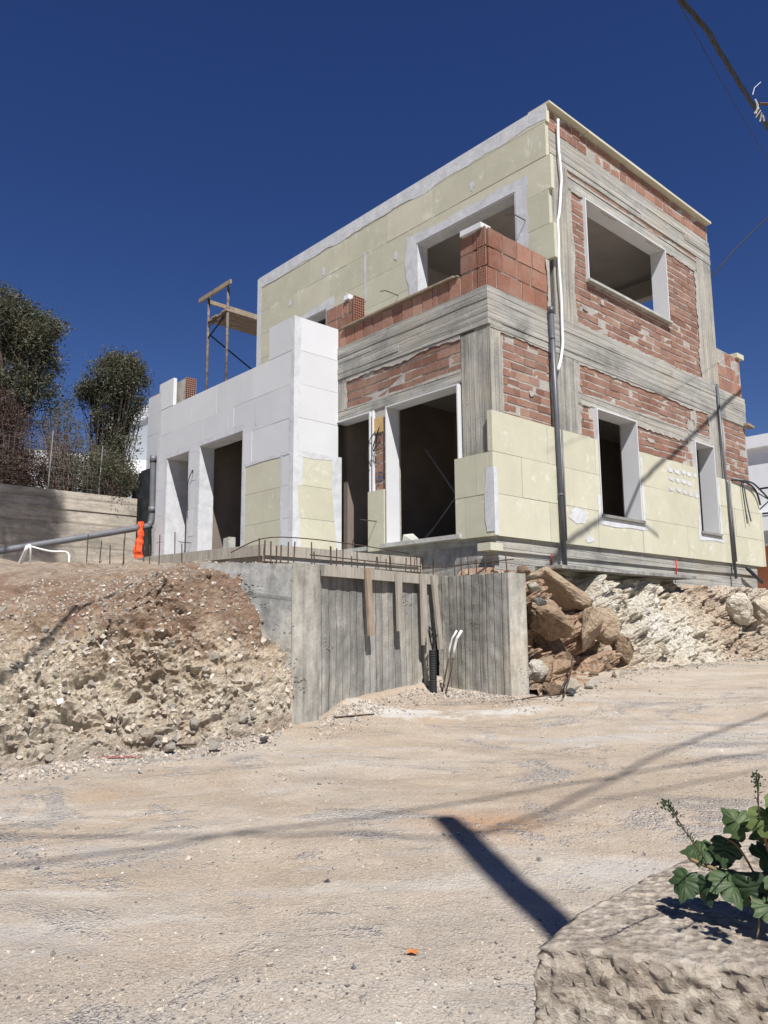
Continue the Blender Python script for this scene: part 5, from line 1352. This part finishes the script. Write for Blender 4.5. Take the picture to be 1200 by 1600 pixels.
# ============================================================ FOREGROUND PARAPET
def par():
    bm = bmesh.new(); bmesh.ops.create_cube(bm, size=1)
    A = [(.236, 1.315), (.80, 1.13), (1.5, .95), (2.0, 1.3), (1.2, 2.05), (.70, 1.83), (.51, 1.64), (.335, 1.46)]
    bm.free(); bm = bmesh.new()
    import itertools
    n = 0; step = .007
    # top sheet
    m = MB().mat('parapet')
    # front/left outline sampled finely, rings going down
    O = []
    for (a, b) in zip(A, A[1:] + A[:1]):
        L = math.hypot(b[0] - a[0], b[1] - a[1]); near = L if L < .9 else L
        k = max(2, int(L / step));
        for i in range(k): O.append((a[0] + (b[0] - a[0]) * i / k, a[1] + (b[1] - a[1]) * i / k))
    n = len(O); c = Vector((.85, 1.5))
    def disp(p, k=1.0):
        f1 = noise.fractal(p * 9, .7, 2.1, 4); f2 = noise.fractal(p * 42, .8, 2.1, 3)
        return (.006 * f1 + .006 * f2 + .006 * (0.5 - abs(noise.noise(p * 75))) + .004 * noise.noise(p * 160)) * k
    rings = []
    levels = [-.5 - .007 * i for i in range(1, 23)] + [-.68, -.8, -1.0, -1.5]
    for q, z in enumerate(levels):
        r = []
        for x, y in O:
            dv = (Vector((x, y)) - c).normalized(); p = Vector((x, y, z)); e = disp(p, 1.7)
            if q == 0: e -= .004
            r.append(m.pts([(x + dv.x * e, y + dv.y * e, z)]))
        rings.append(r)
    # top rings shrinking inward
    tops = []
    T = [.994, .965] + [1 - .0125 * i for i in range(5, 79)]
    for q, t in enumerate(T):
        r = []
        for x, y in O:
            X, Y = c.x + (x - c.x) * t, c.y + (y - c.y) * t
            z = -.5 + disp(Vector((X, Y, 0)), .38) - (.004 if q == 0 else 0)
            r.append(m.pts([(X, Y, z)]))
        tops.append(r)
    allr = tops[::-1] + rings
    for a, b in zip(allr, allr[1:]):
        for i in range(n): m.face((a[i], b[i], b[(i + 1) % n], a[(i + 1) % n]))
    m.face(tops[-1])
    return m
o = par().build('stone_parapet', smooth=True)
tag(o, 'rough pale concrete parapet block in the bottom right foreground', 'parapet')

# vine on the parapet
vr = empty('grape_vine', (.58, 1.4, -.5)); tag(vr, 'green grape vine with lobed leaves trailing over the foreground parapet', 'vine')
vo = vr.location.copy()
def vleaf(p, size, n, heading, tone, fold=.25):
    n = Vector(n).normalized(); h = Vector(heading); h = (h - n * h.dot(n)).normalized(); s = n.cross(h)
    out = []; half = [(0, -.05), (.22, -.22), (.48, -.16), (.62, .06), (.50, .16), (.70, .38), (.52, .52), (.42, .50), (.34, .78), (.16, .86), (0, 1.12)]
    m = MB().mat('vine'); 
    R = []
    for sg in (1, -1):
        pts = []
        for i, (a, b) in enumerate(half):
            for tt in ((0,) if i == len(half) - 1 else (0, .5)):
                if tt: na, nb = half[i + 1]; A_, B_ = (a + na) / 2, (b + nb) / 2; A_ += .03 * (1 if i % 2 else -1)
                else: A_, B_ = a, b
                z = -fold * abs(A_) + .10 * sin(B_ * 5 + A_ * 3) * abs(A_) - .18 * max(0, B_ - .3) ** 2
                pts.append(Vector(p) - vo + (s * A_ * sg + h * B_ + n * z) * size)
        R.append(pts)
    for sg, pts in enumerate(R):
        c0_ = Vector(p) - vo; kk = []
        for i, q in enumerate(pts):
            bb_ = (q - c0_).dot(h); c = c0_ + h * (bb_ * .35 + .2 * size)
            kk.append(m.pts([c + (q - c) * t_ + n * (.055 * size * sin(t_ * pi) * (1 if i % 4 else -.6)) for t_ in (0, .33, .66, 1)]))
        for i in range(len(pts) - 1):
            for r_ in range(3):
                m.tone = min(1, max(0, tone + (.05 if sg else -.05) + (.22 if (i % 4 == 0 and r_ < 2) else 0) + random.uniform(-.04, .04)))
                q_ = (kk[i] + r_, kk[i] + r_ + 1, kk[i + 1] + r_ + 1, kk[i + 1] + r_); m.face(q_ if sg == 0 else q_[::-1])
    m.build('leaf', vr, smooth=True)
LV = [((.525, 1.42, -.425), .050, (-.3, -.5, .5), (-.4, -.3, -.8), .25), ((.545, 1.40, -.425), .046, (-.6, -.4, .4), (-.1, -.6, -.9), .12),
      ((.575, 1.385, -.415), .058, (.1, -.6, .65), (.1, -.6, -.75), .45), ((.60, 1.36, -.415), .055, (-.5, -.6, .2), (.1, -.3, -1), .10),
      ((.64, 1.34, -.41), .055, (.3, -.7, .5), (.3, -.3, -.9), .40), ((.56, 1.42, -.385), .046, (-.3, -.5, .8), (-.8, .2, .1), .45),
      ((.585, 1.40, -.365), .045, (-.4, -.8, .5), (-.2, -.2, -.9), .25), ((.60, 1.36, -.335), .045, (-.3, -.9, .4), (-.5, -.2, .6), .55),
      ((.625, 1.33, -.30), .055, (-.2, -.8, .6), (.1, .1, -.9), .85), ((.645, 1.31, -.27), .062, (-.1, -.8, .6), (.3, -.1, -.8), .95),
      ((.61, 1.38, -.345), .04, (-.7, -.4, .5), (-.3, .4, .3), .35), ((.66, 1.30, -.30), .055, (.3, -.7, .6), (.6, -.2, -.4), .7),
      ((.63, 1.37, -.385), .05, (0, -.7, .6), (.5, .1, .1), .2), ((.68, 1.36, -.37), .055, (.2, -.7, .6), (.4, -.3, -.5), .35),
      ((.66, 1.40, -.41), .06, (.1, -.5, .8), (.7, -.3, -.1), .15), ((.70, 1.30, -.42), .055, (.2, -.5, .8), (.3, -.8, -.2), .4),
      ((.60, 1.42, -.40), .05, (-.2, -.3, .9), (-.4, .7, .1), .15), ((.655, 1.36, -.33), .05, (-.4, -.6, .6), (-.7, .1, -.3), .3),
      ((.69, 1.26, -.25), .055, (-.3, -.7, .6), (.2, .2, .6), .6), ((.72, 1.33, -.33), .06, (-.2, -.7, .5), (.5, .1, -.6), .2),
      ((.64, 1.42, -.44), .05, (-.3, -.6, .5), (-.2, -.5, -.3), .05), ((.61, 1.33, -.44), .042, (.1, -.6, .6), (.2, -.6, -.4), .5)]
for p, s_, n_, h_, t_ in LV: vleaf(p, s_ * .92, n_, h_, t_)
m = MB().mat('vinestem')
def vt(P, r): m.tube([Vector(q) - vo for q in smoothpath(P)], r, 6)
vt([(.9, 1.3, -.36), (.72, 1.34, -.385), (.64, 1.37, -.41), (.58, 1.40, -.415), (.53, 1.42, -.40)], .0035)
vt([(.66, 1.36, -.41), (.63, 1.35, -.35), (.64, 1.32, -.28)], .0025); vt([(.62, 1.38, -.41), (.60, 1.39, -.37), (.58, 1.41, -.36)], .002)
vt([(.60, 1.39, -.414), (.60, 1.33, -.46), (.595, 1.33, -.495)], .0015)
m.build('stem', vr, smooth=True)
def sprig(P, name, label):
    m = MB().mat('twig'); Q = smoothpath(P, 6); m.tube(Q, .0012, 5); m.mat('vine'); n = len(Q)
    for i, q in enumerate(Q):
        t = i / (n - 1); d = (Q[min(i + 1, n - 1)] - Q[max(i - 1, 0)]).normalized()
        for k in range(4 if t < .62 else 7):
            a = random.uniform(0, 6.28); sd = Vector((cos(a), sin(a), 0)).cross(d).normalized(); m.tone = random.uniform(.1, .5)
            if t < .62: leafquad(m, q, sd * .7 + d * .6, random.uniform(.008, .016), .0018)
            else:
                c = q + sd * random.uniform(.002, .008) + d * random.uniform(-.004, .006); r = .0016
                kk = m.pts([c + Vector(v) * r for v in ((1, 0, 0), (0, 1, 0), (-1, 0, 0), (0, -1, 0), (0, 0, 1.3), (0, 0, -1.3))])
                for f in ((0, 1, 4), (1, 2, 4), (2, 3, 4), (3, 0, 4), (1, 0, 5), (2, 1, 5), (3, 2, 5), (0, 3, 5)): m.face([kk + z for z in f])
    o = m.build(name); tag(o, label, 'weed'); return o
sprig([(.585, 1.46, -.43), (.53, 1.38, -.375), (.475, 1.29, -.32), (.425, 1.20, -.27), (.40, 1.165, -.25)], 'weed_sprig', 'thin seeding weed sprig pointing up and left out of the vine')
sprig([(.66, 1.42, -.36), (.60, 1.30, -.30), (.555, 1.20, -.24), (.54, 1.17, -.215)], 'weed_sprig', 'short seeding weed sprig standing above the vine at right')
m = MB().mat('leafdry')
for i in range(26):
    m.tone = random.random(); leafquad(m, Vector((.60 + random.gauss(0, .008), 1.15, -.205 + random.gauss(0, .018))), Vector((random.gauss(0, 1), random.gauss(0, 1), random.gauss(0, 1))), .025, .018)
m.build('dry_cluster', vr).location = -vo

# ============================================================ OVERHEAD CABLES AND POLE
TOP = Vector((1.93, -1.05, 6.75))
tip = Vector((.335, 4.47, H(0, 4.47)))
tt = 7.75; TOP = tip + Vector((SUN.x, SUN.y, SUN.z)) / SUN.z * tt
pl = empty('utility_pole', (TOP.x, TOP.y, -1.7)); tag(pl, 'wooden utility pole standing behind the viewpoint, seen only by its shadow on the road', 'utility pole')
m = MB().mat('wood'); m.tube([(0, 0, 0), (0, 0, TOP.z + 1.7)], [.105, .085], 16); m.build('pole', pl, smooth=True)
def ov(P, r, name, label, par=None):
    m = MB().mat('cable'); m.tube(smoothpath(P, 6), r, 6); o = m.build(name, smooth=True); tag(o, label, 'cable', 'overhead cables'); return o
def up(x, y, t): return Vector((x, y, H(x, y))) + SUN / SUN.z * t
thick = [(14, 21.5, 10.2), (8.04 + .06, 13.34, 7.9), (6.78, 11.63, 7.33), (5.74, 10.23, 6.91), (4.52, 8.59, 6.39), (3.57, 7.37, 6.12), (3.2, 6.87, 5.95), (2.2, 5.95, 5.88), (.8, 5.0, 5.85), (-.9, 4.1, 5.88), (-1.5, 3.4, 5.87), (-1.85, 2.0, 5.85), (-2.6, -1, 6.0)]
thick = [Vector(p) * (10 / 10) for p in thick]
q = smoothpath(thick, 8); m = MB().mat('cable')
for ph in (0, 2.1, 4.2):
    m.tube([p + Vector((cos(i * .9 + ph), 0, sin(i * .9 + ph))) * .017 for i, p in enumerate(q)], .017, 6)
tag(m.build('twisted_cable', smooth=True), 'thick twisted black overhead cable crossing the top right corner', 'cable', 'overhead cables')
ov([up(*p, 7.4) for p in [(-3.3, 3.3), (-1.82, 3.88), (-.9, 4.24), (.05, 4.62), (1.02, 5.07), (1.95, 5.48), (2.83, 5.85), (4.6, 6.6), (9, 8.2)]], .014, 'overhead_cable', 'black overhead cable passing above the road, seen by its long curved shadow')
ov([up(*p, 7.5) for p in [(-3.5, 4.3), (-2.03, 4.31), (-1.05, 4.26), (-.34, 4.27), (.32, 4.21)]], .012, 'overhead_cable', 'overhead cable from the pole to the left, casting the straighter shadow')
ov([up(*p, 7.45) for p in [(.41, 4.19), (.53, 4.31), (.93, 4.64), (1.36, 5.1), (2.6, 6.4), (6, 9.5)]], .018, 'overhead_cable', 'overhead cable bundle from the pole to the right, nearer of two shadows')
ov([up(*p, 7.4) for p in [(.41, 4.23), (.77, 4.38), (1.27, 4.79), (1.53, 4.92), (3.2, 5.7), (8, 7.6)]], .010, 'overhead_cable', 'thin overhead cable from the pole to the right, lower of two shadows')
# thin far wires
ov([(4.0, 14.3, 4.6), (7.14, 16.0, 7.54), (8.49, 16.6, 8.95), (12, 18, 12.2)], .016, 'overhead_cable', 'thin straight wire rising from behind the upper storey to the right edge')
ov([(3.2, 7.5, 6.9), (4.5, 9.2, 7.1), (6.0, 11.2, 7.5), (8.5, 14.5, 8.3)], .004, 'overhead_cable', 'very thin wire running just above the thick twisted cable')
# clamp and frayed ties where the cable meets its bracket
cb = empty('cable_bracket', (4.70, 8.72, 6.43)); tag(cb, 'cable clamp with frayed ties and a short arm on the thick overhead cable', 'bracket')
m = MB().mat('rust'); m.tube([(0, 0, .0), (.25, .1, .07), (.9, .4, .12)], .018, 6); m.build('arm', cb)
m = MB().mat('whiteplastic'); 
for k in range(7): 
    a = k * .9; p = Vector((.04 * k - .12, .05 * k - .15, -.05)); m.tube([p, p + Vector((.05 * cos(a), .04, -.05 - .02 * (k % 3)))], .010, 4)
m.tube([(-.12, -.1, .05), (-.08, -.08, .16), (.02, -.05, .26)], .004, 4); m.build('tie', cb)
